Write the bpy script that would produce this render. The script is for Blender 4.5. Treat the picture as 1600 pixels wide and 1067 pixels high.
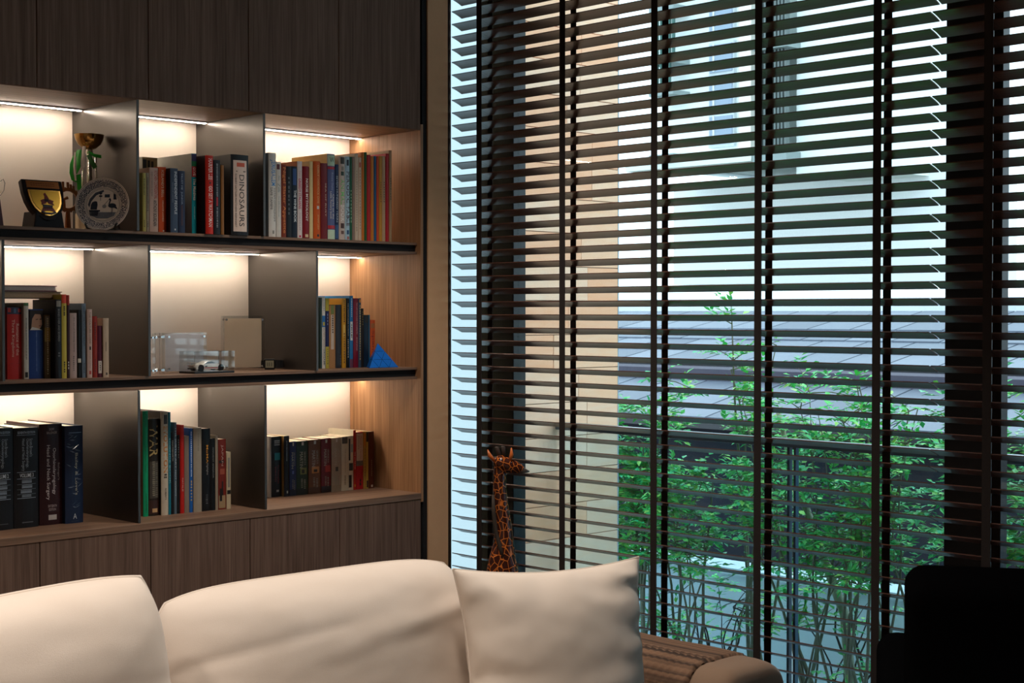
import bpy, bmesh, math, random
from mathutils import Vector, Matrix, noise
random.seed(7)
S = bpy.context.scene
C = S.collection
for o in list(bpy.data.objects): bpy.data.objects.remove(o)

# ------------------------------------------------------------------ camera
F = 2375.0; YAW = math.radians(45.72); PITCH = math.radians(1.11); CAMZ = 1.40
CT, ST = math.cos(YAW), math.sin(YAW)
FWD = Vector((CT, ST, 0)); RGT = Vector((ST, -CT, 0)); CAM = Vector((0, 0, CAMZ))
cd = bpy.data.cameras.new('camera'); cam = bpy.data.objects.new('camera', cd); C.objects.link(cam)
cd.sensor_width = 36; cd.lens = F / 1600 * 36; cd.clip_start = .05; cd.clip_end = 200
cam.location = CAM; cam.rotation_euler = (math.pi/2 - PITCH, 0, YAW - math.pi/2)
S.camera = cam
cd.dof.use_dof = True; cd.dof.focus_distance = 4.5; cd.dof.aperture_fstop = 15.0

# ------------------------------------------------------------------ sky, exposure
W = bpy.data.worlds.new('overcast_sky'); S.world = W; W.use_nodes = True
bg = W.node_tree.nodes['Background']; bg.inputs[0].default_value = (.74, .88, 1.0, 1); bg.inputs[1].default_value = 2.1
S.view_settings.view_transform = 'Standard'; S.view_settings.look = 'None'
S.view_settings.gamma = 1; S.view_settings.use_curve_mapping = False
S.view_settings.exposure = 0.45
S.cycles.use_denoising = True
S.cycles.max_bounces = 8; S.cycles.transparent_max_bounces = 16; S.cycles.sample_clamp_indirect = 4
LED_COL = (1.0, .85, .69); LED_STR = 47.0
DOWN_COL = (1.0, .90, .81); DOWN_W = 4.5

# ------------------------------------------------------------------ pixel -> place helpers
def ray(px, py):
    f = FWD*math.cos(PITCH) + Vector((0, 0, -math.sin(PITCH)))
    u = FWD*math.sin(PITCH) + Vector((0, 0, math.cos(PITCH)))
    return f + RGT*((px-800)/F) + u*((533.5-py)/F)
def on_y(px, py, Y): d = ray(px, py); return CAM + d*(Y/d.y)
def on_x(px, py, X): d = ray(px, py); return CAM + d*(X/d.x)
def on_z(px, py, Z): d = ray(px, py); return CAM + d*((Z-CAMZ)/d.z)
def R(px, py=487): d = ray(px, py); return d.x/d.y

# ------------------------------------------------------------------ materials
def lin(c):
    if isinstance(c, str):
        c = c.lstrip('#'); c = [int(c[i:i+2], 16)/255 for i in (0, 2, 4)]
        return tuple(((x/12.92) if x <= .04045 else ((x+.055)/1.055)**2.4) for x in c) + (1,)
    return tuple(c)[:3] + (1,)
_M = {}
def nmat(name):
    m = bpy.data.materials.new(name); m.use_nodes = True
    nt = m.node_tree; b = nt.nodes['Principled BSDF']
    return m, nt, b
def pm(col, rough=.55, metal=0., var=.10, scale=60., bump=0., spec=.5, sheen=0.):
    key = (str(col), rough, metal, var, scale, bump, spec, sheen)
    if key in _M: return _M[key]
    m, nt, b = nmat('mat_%d' % len(_M)); c = lin(col)
    b.inputs['Roughness'].default_value = rough; b.inputs['Metallic'].default_value = metal
    b.inputs['Specular IOR Level'].default_value = spec
    if sheen: b.inputs['Sheen Weight'].default_value = sheen
    tc = nt.nodes.new('ShaderNodeTexCoord'); n = nt.nodes.new('ShaderNodeTexNoise')
    n.inputs['Scale'].default_value = scale; n.inputs['Detail'].default_value = 3
    nt.links.new(tc.outputs['Object'], n.inputs['Vector'])
    r = nt.nodes.new('ShaderNodeMixRGB'); r.inputs[1].default_value = tuple(x*(1-var) for x in c[:3]) + (1,)
    r.inputs[2].default_value = tuple(min(1, x*(1+var)) for x in c[:3]) + (1,)
    nt.links.new(n.outputs['Fac'], r.inputs[0]); nt.links.new(r.outputs[0], b.inputs['Base Color'])
    if bump:
        bp = nt.nodes.new('ShaderNodeBump'); bp.inputs['Strength'].default_value = bump; bp.inputs['Distance'].default_value = .002
        nt.links.new(n.outputs['Fac'], bp.inputs['Height']); nt.links.new(bp.outputs[0], b.inputs['Normal'])
    _M[key] = m; return m
def wood(name, c1, c2, sc=(55, 55, 1.3), rough=.45, bump=.12, spec=.5):
    m, nt, b = nmat(name); L = nt.links.new
    tc = nt.nodes.new('ShaderNodeTexCoord'); oi = nt.nodes.new('ShaderNodeObjectInfo')
    mp = nt.nodes.new('ShaderNodeMapping'); mp.inputs['Scale'].default_value = sc
    mul = nt.nodes.new('ShaderNodeMath'); mul.operation = 'MULTIPLY'; mul.inputs[1].default_value = 37.
    L(oi.outputs['Random'], mul.inputs[0])
    cx = nt.nodes.new('ShaderNodeCombineXYZ')
    for i in range(3): L(mul.outputs[0], cx.inputs[i])
    ad = nt.nodes.new('ShaderNodeVectorMath'); ad.operation = 'ADD'
    L(tc.outputs['Object'], mp.inputs['Vector']); L(mp.outputs[0], ad.inputs[0]); L(cx.outputs[0], ad.inputs[1])
    n = nt.nodes.new('ShaderNodeTexNoise'); n.inputs['Scale'].default_value = 1; n.inputs['Detail'].default_value = 6; n.inputs['Roughness'].default_value = .65
    n2 = nt.nodes.new('ShaderNodeTexNoise'); n2.inputs['Scale'].default_value = 4.2; n2.inputs['Detail'].default_value = 3
    L(ad.outputs[0], n.inputs['Vector']); L(ad.outputs[0], n2.inputs['Vector'])
    mx = nt.nodes.new('ShaderNodeMath'); mx.operation = 'MULTIPLY_ADD'; mx.inputs[1].default_value = .45
    L(n2.outputs['Fac'], mx.inputs[0])
    h = nt.nodes.new('ShaderNodeMath'); h.operation = 'MULTIPLY'; h.inputs[1].default_value = .55
    L(n.outputs['Fac'], h.inputs[0]); L(h.outputs[0], mx.inputs[2])
    cr = nt.nodes.new('ShaderNodeValToRGB'); cr.color_ramp.elements[0].position = .34; cr.color_ramp.elements[1].position = .68
    cr.color_ramp.elements[0].color = lin(c1); cr.color_ramp.elements[1].color = lin(c2)
    L(mx.outputs[0], cr.inputs[0]); L(cr.outputs[0], b.inputs['Base Color'])
    bp = nt.nodes.new('ShaderNodeBump'); bp.inputs['Strength'].default_value = bump; bp.inputs['Distance'].default_value = .001
    L(mx.outputs[0], bp.inputs['Height']); L(bp.outputs[0], b.inputs['Normal'])
    b.inputs['Roughness'].default_value = rough; b.inputs['Specular IOR Level'].default_value = spec
    return m
def translucent(name, col):
    m, nt, b = nmat(name); c = lin(col); out = [n for n in nt.nodes if n.type == 'OUTPUT_MATERIAL'][0]
    n = nt.nodes.new('ShaderNodeTexNoise'); n.inputs['Scale'].default_value = 14; tc = nt.nodes.new('ShaderNodeTexCoord'); nt.links.new(tc.outputs['Object'], n.inputs['Vector'])
    mx = nt.nodes.new('ShaderNodeMixRGB'); mx.inputs[1].default_value = tuple(x*.88 for x in c[:3])+(1,); mx.inputs[2].default_value = c; nt.links.new(n.outputs['Fac'], mx.inputs[0])
    t = nt.nodes.new('ShaderNodeBsdfTranslucent'); sh = nt.nodes.new('ShaderNodeMixShader'); sh.inputs[0].default_value = .55
    nt.links.new(mx.outputs[0], b.inputs['Base Color']); nt.links.new(mx.outputs[0], t.inputs[0]); nt.links.new(b.outputs[0], sh.inputs[1]); nt.links.new(t.outputs[0], sh.inputs[2]); nt.links.new(sh.outputs[0], out.inputs[0])
    return m
def emit(name, col, st):
    m, nt, b = nmat(name); b.inputs['Base Color'].default_value = lin((.8, .8, .8))
    b.inputs['Emission Color'].default_value = lin(col); b.inputs['Emission Strength'].default_value = st
    return m
def glass(name, tint, ior=1.45, rough=.0):
    m = bpy.data.materials.new(name); m.use_nodes = True; nt = m.node_tree; nt.nodes.clear()
    o = nt.nodes.new('ShaderNodeOutputMaterial'); mx = nt.nodes.new('ShaderNodeMixShader'); t = nt.nodes.new('ShaderNodeBsdfTransparent')
    g = nt.nodes.new('ShaderNodeBsdfGlossy'); fr = nt.nodes.new('ShaderNodeFresnel'); ge = nt.nodes.new('ShaderNodeNewGeometry'); mr = nt.nodes.new('ShaderNodeMapRange')
    mr.inputs['To Min'].default_value = ior; mr.inputs['To Max'].default_value = 1/ior; nt.links.new(ge.outputs['Backfacing'], mr.inputs['Value']); nt.links.new(mr.outputs[0], fr.inputs[0])
    t.inputs[0].default_value = lin(tint); g.inputs['Roughness'].default_value = rough
    nt.links.new(fr.outputs[0], mx.inputs[0]); nt.links.new(t.outputs[0], mx.inputs[1]); nt.links.new(g.outputs[0], mx.inputs[2]); nt.links.new(mx.outputs[0], o.inputs[0])
    return m

DOORW = wood('walnut_door', '#5a463c', '#8a6f60', rough=.7, spec=.15)
SHELFW = wood('walnut_shelf', '#5f4839', '#9a7860', sc=(1.3, 55, 55), spec=.3)
SIDEW = wood('walnut_side', '#85603f', '#c2926a', spec=.3)
CREAM = pm((.76, .68, .60), .35, var=.03, scale=8)
METAL = pm((.075, .066, .060), .28, .55, var=.06, scale=5)
BLACKCH = pm((.018, .017, .018), .7, var=.1, spec=.15)
SLATM = wood('espresso_slat', '#4c2e23', '#5e3b2e', sc=(70, 1.5, 70), rough=.3, bump=.05)
TAPEM = pm('#231a17', .9, var=.2, scale=300, bump=.2)
FRAMEM = pm('#16181c', .4, .3, var=.08)
PAGE = pm('#e6d9bf', .8, var=.12, scale=250)
GLASSM = glass('window_glass', (.93, .98, .97))
ACRYL = glass('acrylic', (.93, .94, .94), 1.49)

# ------------------------------------------------------------------ mesh helpers
class MB:
    def __init__(s): s.v = []; s.f = []; s.m = []
    def add(s, vs, fs, mi=0):
        n = len(s.v); s.v += [tuple(x) for x in vs]
        for f in fs: s.f.append(tuple(i+n for i in f)); s.m.append(mi)
        return s
    def box(s, a, b, mi=0, T=None):
        x0, y0, z0 = a; x1, y1, z1 = b
        vs = [Vector(p) for p in ((x0,y0,z0),(x1,y0,z0),(x1,y1,z0),(x0,y1,z0),(x0,y0,z1),(x1,y0,z1),(x1,y1,z1),(x0,y1,z1))]
        if T is not None: vs = [T @ v for v in vs]
        return s.add(vs, [(3,2,1,0),(4,5,6,7),(0,1,5,4),(1,2,6,5),(2,3,7,6),(3,0,4,7)], mi)
    def cbox(s, c, d, mi=0, T=None):
        return s.box([c[i]-d[i]/2 for i in range(3)], [c[i]+d[i]/2 for i in range(3)], mi, T)
    def tube(s, pts, rad, seg=8, mi=0, cap=True, ell=1.0, up=None):
        pts = [Vector(p) for p in pts]; n = len(pts)
        if not hasattr(rad, '__len__'): rad = [rad]*n
        rings = []; pu = up
        for i, p in enumerate(pts):
            d = (pts[min(i+1, n-1)] - pts[max(i-1, 0)]).normalized()
            if pu is None: pu = Vector((0, 0, 1)) if abs(d.z) < .9 else Vector((1, 0, 0))
            a = d.cross(pu);
            if a.length < 1e-6: a = d.cross(Vector((1, .3, .2)))
            a.normalize(); b = a.cross(d).normalized(); pu = b
            r = rad[i]
            rx, ry = (r if hasattr(r, '__len__') else (r, r*ell))
            rings.append([p + a*(rx*math.cos(t)) + b*(ry*math.sin(t)) for t in [2*math.pi*k/seg for k in range(seg)]])
        base = len(s.v); vs = [v for r_ in rings for v in r_]; fs = []
        for i in range(n-1):
            for k in range(seg):
                k2 = (k+1) % seg; fs.append((i*seg+k, i*seg+k2, (i+1)*seg+k2, (i+1)*seg+k))
        if cap: fs.append(tuple(reversed(range(seg)))); fs.append(tuple((n-1)*seg+k for k in range(seg)))
        return s.add(vs, fs, mi)
    def lathe(s, prof, seg=32, mi=0, T=None):
        vs = []; fs = []; n = len(prof)
        for (r, z) in prof:
            for k in range(seg):
                t = 2*math.pi*k/seg; vs.append(Vector((r*math.cos(t), r*math.sin(t), z)))
        for i in range(n-1):
            for k in range(seg):
                k2 = (k+1) % seg; fs.append((i*seg+k, i*seg+k2, (i+1)*seg+k2, (i+1)*seg+k))
        if prof[0][0] > 1e-5: fs.append(tuple(reversed(range(seg))))
        if prof[-1][0] > 1e-5: fs.append(tuple((n-1)*seg+k for k in range(seg)))
        if T is not None: vs = [T @ v for v in vs]
        return s.add(vs, fs, mi)
    def prism(s, poly, h0, h1, ax='y', mi=0, T=None):
        """2D outline (a,b) extruded: ax y -> (a, h, b); ax z -> (a, b, h)"""
        def P(a, b, h): return Vector((a, h, b)) if ax == 'y' else (Vector((a, b, h)) if ax == 'z' else Vector((h, a, b)))
        n = len(poly); vs = [P(a, b, h0) for a, b in poly] + [P(a, b, h1) for a, b in poly]
        if T is not None: vs = [T @ v for v in vs]
        fs = [tuple(range(n)), tuple(reversed(range(n, 2*n)))]
        for i in range(n): j = (i+1) % n; fs.append((j, i, n+i, n+j))
        return s.add(vs, fs, mi)
    def build(s, name, mat, parent=None, loc=None, smooth=False, bevel=0, bseg=2, ang=None):
        me = bpy.data.meshes.new(name); me.from_pydata(s.v, [], s.f)
        mats = mat if isinstance(mat, (list, tuple)) else [mat]
        for m in mats: me.materials.append(m)
        if len(mats) > 1: me.polygons.foreach_set('material_index', s.m)
        bm = bmesh.new(); bm.from_mesh(me); bmesh.ops.recalc_face_normals(bm, faces=bm.faces)
        if bevel:
            bmesh.ops.bevel(bm, geom=[e for e in bm.edges if len(e.link_faces) == 2 and e.calc_face_angle(0) > .5], offset=bevel, segments=bseg, profile=.5, affect='EDGES', clamp_overlap=True)
        bm.to_mesh(me); bm.free()
        if smooth:
            me.polygons.foreach_set('use_smooth', [True]*len(me.polygons))
            if ang: me.set_sharp_from_angle(angle=ang)
        me.update()
        return link(name, me, parent, loc)
def link(name, me, parent=None, loc=None):
    o = bpy.data.objects.new(name, me); C.objects.link(o)
    if parent is not None: o.parent = parent
    if loc is not None: o.location = loc
    return o
def thing(name, label, cat, loc=(0, 0, 0), rotz=0, group=None):
    o = bpy.data.objects.new(name, None); C.objects.link(o); o.empty_display_size = .05
    o.location = loc; o.rotation_euler = (0, 0, rotz); o['label'] = label; o['category'] = cat
    if group: o['group'] = group
    return o
def tag(o, label, cat, group=None):
    o['label'] = label; o['category'] = cat
    if group: o['group'] = group
    return o
def struct(o, label=None):
    o['kind'] = 'structure'
    if label: o['label'] = label
    return o
_T = {}
def text_data(body, off=0.0):
    k = (body, off)
    if k in _T: return _T[k]
    cu = bpy.data.curves.new('lettering', 'FONT'); cu.body = body; cu.size = 1; cu.resolution_u = 2; cu.offset = off
    ob = bpy.data.objects.new('lettering', cu); C.objects.link(ob)
    dg = bpy.context.evaluated_depsgraph_get(); me = bpy.data.meshes.new_from_object(ob.evaluated_get(dg))
    vs = [(v.co.x, v.co.y) for v in me.vertices]; fs = [tuple(p.vertices) for p in me.polygons]
    bpy.data.objects.remove(ob); bpy.data.curves.remove(cu); bpy.data.meshes.remove(me)
    if vs:
        x0 = min(v[0] for v in vs); x1 = max(v[0] for v in vs); y0 = min(v[1] for v in vs); y1 = max(v[1] for v in vs)
        vs = [((x-x0)/max(1e-6, x1-x0), (y-y0)/max(1e-6, y1-y0)) for x, y in vs]
    _T[k] = (vs, fs); return _T[k]
# ================================================================== the room shell
YF = 3.813            # front plane of the built-in unit
YB = 4.19             # back panel
XS = on_y(657.5, 487, YF).x      # inner face of the right side panel
XL = XS - 5*.339      # left end of the built-in unit
Z_TOP, Z_BASE = CAMZ + .600, CAMZ - .600
Z1T, Z1B = CAMZ + .2295, CAMZ + .191     # shelf one, top and underside
Z2T, Z2B = CAMZ - .183, CAMZ - .222
CEIL = 2.72
XW = 3.60             # window glass plane
XB = 3.43             # room-side edge of the blinds
X_JAMB0 = 3.425
FLOORM = wood('dark_floor', '#3a2a20', '#5a4433', sc=(1.2, 30, 30), rough=.4)
CEILM = pm((.50, .43, .36), .9, var=.03, scale=10)
WALLM = pm((.38, .33, .28), .85, var=.06, scale=12, bump=.1)
TAUPE = pm('#e0b084', .75, var=.06, scale=30)

def slabs(name, mat, *boxes):
    m = MB()
    for a, b in boxes: m.box(a, b)
    return struct(m.build(name, mat))
flo = slabs('floor', FLOORM, ((-1.3, -1.6, -.12), (3.66, 4.4, -.012)))
for i in range(12):                                   # floorboards along X
    y0 = -1.6 + i*.5
    MB().box((-1.3, y0+.0015, -.012), (3.62, min(4.4, y0+.4985), 0)).build('plank', FLOORM, flo)
slabs('ceiling', CEILM, ((-1.3, -1.6, CEIL), (3.66, 4.4, CEIL+.1)))
slabs('wall_back', WALLM, ((-1.3, YB+.02, 0), (3.66, 4.4, CEIL)), ((-1.3, YF, 0), (XL-.022, YB+.02, CEIL)))
slabs('wall_left', WALLM, ((-1.4, -1.6, 0), (-1.3, 4.4, CEIL)))
slabs('wall_front', WALLM, ((-1.4, -1.7, 0), (3.66, -1.6, CEIL)))
slabs('wall_right', WALLM, ((3.5, -1.6, 0), (3.66, .1, CEIL)), ((3.5, .1, 2.64), (3.66, 3.86, CEIL)))
# corner: black strip painting the slot's shade, taupe panel, bronze edge profile
x661, x669, x700, x704 = [on_y(p, 487, YF).x for p in (661.5, 669, 700, 704.3)]
struct(MB().box((x661, YF+.006, 0), (x669, YF+.06, CEIL)).build('trim_slot_shade', BLACKCH))
cw = slabs('wall_corner', TAUPE, ((x669, YF, 0), (x700, YB+.02, CEIL)))
ed = MB()
w3 = (x704-x700)/5
ed.box((x700, YF+.004, 0), (x700+w3, YF+.05, CEIL)); ed.box((x700+w3, YF-.003, 0), (x700+2.5*w3, YF+.05, CEIL))
ed.box((x700+2.5*w3, YF+.006, 0), (x700+3.4*w3, YF+.05, CEIL)); ed.box((x700+3.4*w3, YF-.002, 0), (x704, YF+.05, CEIL))
struct(ed.build('trim_2', pm('#3a2c22', .4, .4)))

# ------------------------------------------------------------------ window
win = thing('window_1', 'full-height dark framed sliding window behind the blinds', 'window'); win['kind'] = 'structure'
del win['category']
def frame_bar(y0, y1, z0, z1, dx=.05, nm='window_frame'):
    MB().box((XW-.02, min(y0, y1), z0), (XW-.02+dx, max(y0, y1), z1)).build(nm, FRAMEM, win, bevel=.003)
yA = on_x(749, 487, XW-.02).y
ya = on_x(802, 487, XW-.02).y
frame_bar(yA, ya, 0, 2.64, .06)                         # wide stile in the corner
p1, p2 = on_x(1476, 487, XW-.02).y, on_x(1549, 487, XW-.02).y
frame_bar(p1, p2, 0, 2.64, .09)                         # meeting stile between the two panes
frame_bar(ya-.002, p1+.002, 0, .05); frame_bar(ya-.002, p1+.002, 2.58, 2.64)
frame_bar(p2-.002, .15, 0, .05); frame_bar(p2-.002, .15, 2.58, 2.64); frame_bar(.15, .10, 0, 2.64)
MB().box((XW, p1, .05), (XW+.008, ya, 2.58)).build('pane', GLASSM, win)
MB().box((XW, yA, .05), (XW+.008, YB+.02, 2.58)).build('pane', GLASSM, win)
frame_bar(yA, YB+.02, 0, .05); frame_bar(yA, YB+.02, 2.58, 2.64)
MB().box((XW, .15, .05), (XW+.008, p2, 2.58)).build('pane', GLASSM, win)

# ================================================================== built-in bookcase
bk = thing('bookcase', 'built-in walnut open bookcase with metal dividers and lit compartments', 'bookcase', (XS, YF, Z_BASE))
B0 = Vector((XS, YF, Z_BASE))
def bpart(name, a, b, mat, parent=None, bevel=.0008):
    a = Vector(a)-B0; b = Vector(b)-B0
    return MB().box(a, b).build(name, mat, parent or bk, bevel=bevel, bseg=1)
bpart('back_panel', (XL, YB, Z_BASE), (XS, YB+.012, Z_TOP), CREAM)
bpart('side_panel', (XS, YF, Z_BASE-.03), (x661, YB+.012, Z_TOP+.02), SIDEW)
bpart('side_panel', (XL-.02, YF, Z_BASE), (XL, YB+.012, Z_TOP), SIDEW)
bpart('top_board', (XL, YF+.004, Z_TOP), (XS, YB, Z_TOP+.02), SHELFW)
bpart('base_board', (XL, YF-.002, Z_BASE-.02), (XS, YB, Z_BASE), SHELFW)
YSH = YF + .018
for zt, zb in ((Z1T, Z1B), (Z2T, Z2B)):
    sh = bpart('shelf', (XL, YSH+.010, zb+.0085), (XS, YB, zt-.0085), BLACKCH)
    bpart('shelf_board', (XL, YSH, zt-.0085), (XS, YB, zt), SHELFW, sh)
    bpart('shelf_soffit', (XL, YSH, zb), (XS, YB, zb+.0085), SHELFW, sh)
DT = .0085
ROWS = [(Z1T, Z_TOP), (Z2T, Z1B), (Z_BASE, Z2B)]
DIV = [[on_y(p, 487, YF).x for p in (221, 418)], [on_y(p, 487, YF).x for p in (10, 238, 500)], [on_y(p, 487, YF).x for p in (221, 419)]]
LEDM = emit('led', LED_COL, LED_STR)
for (z0, z1), divs in zip(ROWS, DIV):
    for xd in divs:      # xd = right face of the divider
        dv = bpart('divider', (xd-DT, YF+.008, z0), (xd, YB, z1), METAL)
    edges = [XL] + sum([[x-DT, x] for x in divs], []) + [XS]
    for a, b in zip(edges[0::2], edges[1::2]):
        if b-a > .1:
            hs = bpart('led_channel', (a+.004, YB-.075, z1-.004), (b-.004, YB-.055, z1), pm((.6, .6, .6), .4, .8))
            bpart('led_strip', (a+.006, YB-.069, z1-.0055), (b-.006, YB-.060, z1-.004), LEDM, hs, bevel=0)
# overhead and base cabinets, one door each
ups = ['dark walnut overhead cabinet next to the taupe corner panel', 'dark walnut overhead cabinet above the tall white cookbook',
       'dark walnut overhead cabinet above the thick black dinosaur book', 'dark walnut overhead cabinet above the gold bowl trophy and plate',
       'dark walnut overhead cabinet above the shield plaque, cut off by the picture edge']
los = ['walnut base cabinet directly beside the taupe corner panel', 'walnut base cabinet under the thick fantasy paperbacks',
       'walnut base cabinet under the emerald green and red books', 'walnut base cabinet under the dark maroon medical textbook',
       'walnut base cabinet cut off by the picture edge, under the black medical textbooks']
for k in range(5):
    xc = XS - .339*(k+.5)
    for (z0, z1, nm, lab, gp) in ((Z_TOP+.0, CEIL-.01, 'overhead_cabinet', ups[k], 'overhead cabinets above the bookcase'), (.09, Z_BASE-.021, 'base_cabinet', los[k], 'base cabinets under the bookcase')):
        t = thing(nm, lab, 'cabinet', (xc, YF, z0), 0, gp)
        zz = .021 if nm[0] == 'o' else 0
        MB().box((-.1693, .019, zz), (.1693, YB-YF, z1-z0)).build('body', pm('#2a2320', .6), t)
        MB().box((-.1683, 0, .002), (.1683, .018, z1-z0)).build('door', DOORW, t, bevel=.001, bseg=1)
struct(MB().box((XL, YF+.05, 0), (x661, YF+.07, .088)).build('baseboard_back', BLACKCH))

# ================================================================== venetian blinds
TILT = math.radians(20); SW = .048; STH = .0028
za = on_x(966, 73.2, XB).z; zb_ = on_x(966, 425.5, XB).z; PIT = (za-zb_)/16
def blind(name, label, y0, y1, tapes):
    root = thing(name, label, 'blind', (XB, (y0+y1)/2, .02), 0, 'venetian blinds')
    L = y1-y0; base = Vector((XB, (y0+y1)/2, .02))
    sm = MB(); n = 4
    prof = []
    for i in range(n+1):
        u = i/n; prof.append((u*SW, .0012*(1-(2*u-1)**2)))
    up = [(x, z) for x, z in prof] ; lo = [(x, z-STH) for x, z in reversed(prof)]
    sm.prism([(x, z) for x, z in up+lo], -L/2, L/2, 'y')
    z = za
    while z + PIT < 2.56: z += PIT
    zs = []
    first = None
    while z > .09:
        zs.append(z)
        if first is None:
            first = sm.build('slat', SLATM, root); o = first
        else:
            o = link('slat', first.data, root)
        o.location = Vector((XB, (y0+y1)/2, z)) - base; o.rotation_euler = (0, TILT, 0)
        z -= PIT
    MB().box((-.004, -L/2, 2.585-.02), (.055, L/2, 2.635-.02)).build('headrail', SLATM, root, bevel=.002)
    MB().box((0, -L/2, .015), (.05, L/2, .035)).build('bottom_rail', SLATM, root, bevel=.003)
    for ty in tapes:
        yl = ty - base.y
        for x0, dz in ((-.0035, 0), (SW*math.cos(TILT)+.0015, 0)):
            MB().box((x0, yl-.012, .015), (x0+.0012, yl+.012, 2.57)).build('ladder_tape', TAPEM, root)
        lc = MB()
        xe = SW*math.cos(TILT)
        for zz in zs:
            h = zz-.02
            for yy in (-.008, .008):
                lc.add([(-.002, yl+yy-.001, h-.004), (-.002, yl+yy+.001, h-.004), (xe+.002, yl+yy+.001, h-.005-SW*math.sin(TILT)), (xe+.002, yl+yy-.001, h-.005-SW*math.sin(TILT))], [(0, 1, 2, 3)])
        lc.build('ladder_rungs', pm('#4a4038', .6), root)['kind'] = 'stuff'
        MB().tube([(xe+.006, yl+.014, .02), (xe+.006, yl+.014, 2.56)], .0009, 5).build('lift_cord', pm('#6a6058', .6), root)
    return root
yAe = on_x(706.3, 487, XB).y; yAr = on_x(1451.5, 487, XB).y
TP = [on_x(p, 487, XB).y for p in (749.6, 879.4, 1022.6, 1185, 1370.3)]
blind('venetian_blind', 'dark wooden venetian blind covering the window beside the bookcase', yAr, yAe, TP)
yBs = yAr - .006
tB = yBs - .155
blind('venetian_blind', 'dark wooden venetian blind beyond the black window post, cut by the picture edge', .16, yBs, [tB - k*.378 for k in range(5)])
# ================================================================== books
def spine_parts(root, t, h, b, bands, texts, ticks):
    def fy(x): return -b*(1-min(1, abs(2*x/t))**2)
    groups = {}
    for i, (za_, zb2, xa, xb, col) in enumerate(bands):
        m = MB(); n = 5; vs = []
        for j in range(n+1):
            x = (-.5+xa+(xb-xa)*j/n)*t
            yy = fy(x)-.0003-.00008*i
            vs += [(x, yy, za_*h), (x, yy, zb2*h)]
        m.add(vs, [(2*j, 2*j+2, 2*j+3, 2*j+1) for j in range(n)])
        m.build('spine_panel', pm(col, .5, var=.12, scale=90), root)
    nb = len(bands)
    for tx in texts:
        body, col, zt, zl, xa, xb = tx[:6]; horiz = len(tx) > 6 and 'H' in tx[6]; off = .012 if len(tx) > 6 and 'B' in tx[6] else 0
        vs, fs = text_data(body, off); m = groups.setdefault(col, MB()); out = []
        for (p, q) in vs:
            if horiz: x = (-.5+xa+(xb-xa)*p)*t; z = (zl+(zt-zl)*q)*h
            else: x = (-.5+xa+(xb-xa)*q)*t; z = (zt+(zl-zt)*p)*h
            out.append((x, fy(x)-.0006-.00008*nb, z))
        m.add(out, fs)
    for (col, zt, zl, xa, xb, n) in ticks:       # print too small to read: fine short dashes
        m = groups.setdefault(col, MB()); rnd = random.Random(int(t*1e5)+n)
        for k in range(n):
            z1 = (zt+(zl-zt)*(k/n))*h; z0 = z1 - abs(zt-zl)/n*h*rnd.choice((.45, .6, .7)) 
            xr = xa+(xb-xa)*rnd.choice((0, .1, .0)); x0 = (-.5+xr)*t; x1 = (-.5+xb)*t
            y = min(fy(x0), fy(x1))-.0006-.00008*nb
            m.add([(x0, y, z0), (x1, y, z0), (x1, y, z1), (x0, y, z1)], [(0, 1, 2, 3)])
    for col, m in groups.items():
        if m.v: m.build('lettering', pm(col, .5, var=.03), root)
def make_book(X0, X1, Y, z, h, depth, col, label, hard=False, cover=None, bands=(), texts=(), ticks=(), group=None, rough=.45, page=None, name='book'):
    t = X1-X0; g = .0003
    t = max(.0035, t-2*g)
    root = thing(name, label, 'book', ((X0+X1)/2, Y, z), 0, group)
    ct = .0026 if hard else .0011; ct = min(ct, t*.2); ins = .0035 if hard else .0006
    b = min(.0045 if hard else .0016, t*.2)
    m = MB(); n = 6
    outer = [(-t/2 + t*i/n, -b*(1-(2*i/n-1)**2)) for i in range(n+1)]
    # U-shaped jacket outline in (x, y): spine arc, right board, inner, left board
    poly = outer + [(t/2, depth), (t/2-ct, depth), (t/2-ct, ct), (-t/2+ct, ct), (-t/2+ct, depth), (-t/2, depth)]
    # build as separate convex prisms to keep faces clean
    m.prism([(x, y) for x, y in outer] + [(t/2, ct), (-t/2, ct)], 0, h, 'z')
    jacket = m.build('spine', pm(col, rough, var=.08, scale=70, spec=.3), root)
    cov = MB()
    for s in (-1, 1):
        xa = -t/2 if s < 0 else t/2-ct
        cov.box((xa, ct, 0), (xa+ct, depth, h))
    cov.build('cover', pm(cover or col, rough, var=.1, scale=50, spec=.3), root)
    MB().box((-t/2+ct, ct, ins), (t/2-ct, depth-ins, h-ins)).build('pages', page or PAGE, root)
    spine_parts(root, t, h, b, bands, texts, ticks)
    return root
def shelf_books(z, Y, rows, group, ymin, start=None, ymid=487, fixed=False):
    """rows: dict(l, r, t, label, col, ...) in picture order; a book touches the one before it, so a visible
    strip of its cover means that it stands proud of that neighbour."""
    px = start; x_prev = None
    for r in rows:
        l, rr, tp = r['l'], r['r'], r['t']
        Yb = r.get('Y')
        if Yb is None:
            if x_prev is None or fixed: Yb = Y
            else: Yb = min(max(x_prev/R(l, tp+40), ymin), Y+.05)
        X0 = on_y(l, tp+40, Yb).x; X1 = on_y(rr, tp+40, Yb).x
        if x_prev is not None and X0 < x_prev: X0 = x_prev
        if X1-X0 < .004: X1 = X0+.004
        h = on_y((l+rr)/2, tp, Yb).z - z
        dep = min(r.get('d', .15), YB-.006-Yb)
        if not r.get('skip'):
            make_book(X0, X1, Yb, z, h, dep, r['col'], r['label'], r.get('hard', False), r.get('cover'), r.get('bands', ()), r.get('texts', ()), r.get('ticks', ()), group, name=r.get('name', 'book'))
        x_prev = X1 + r.get('gap', .0002)
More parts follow.
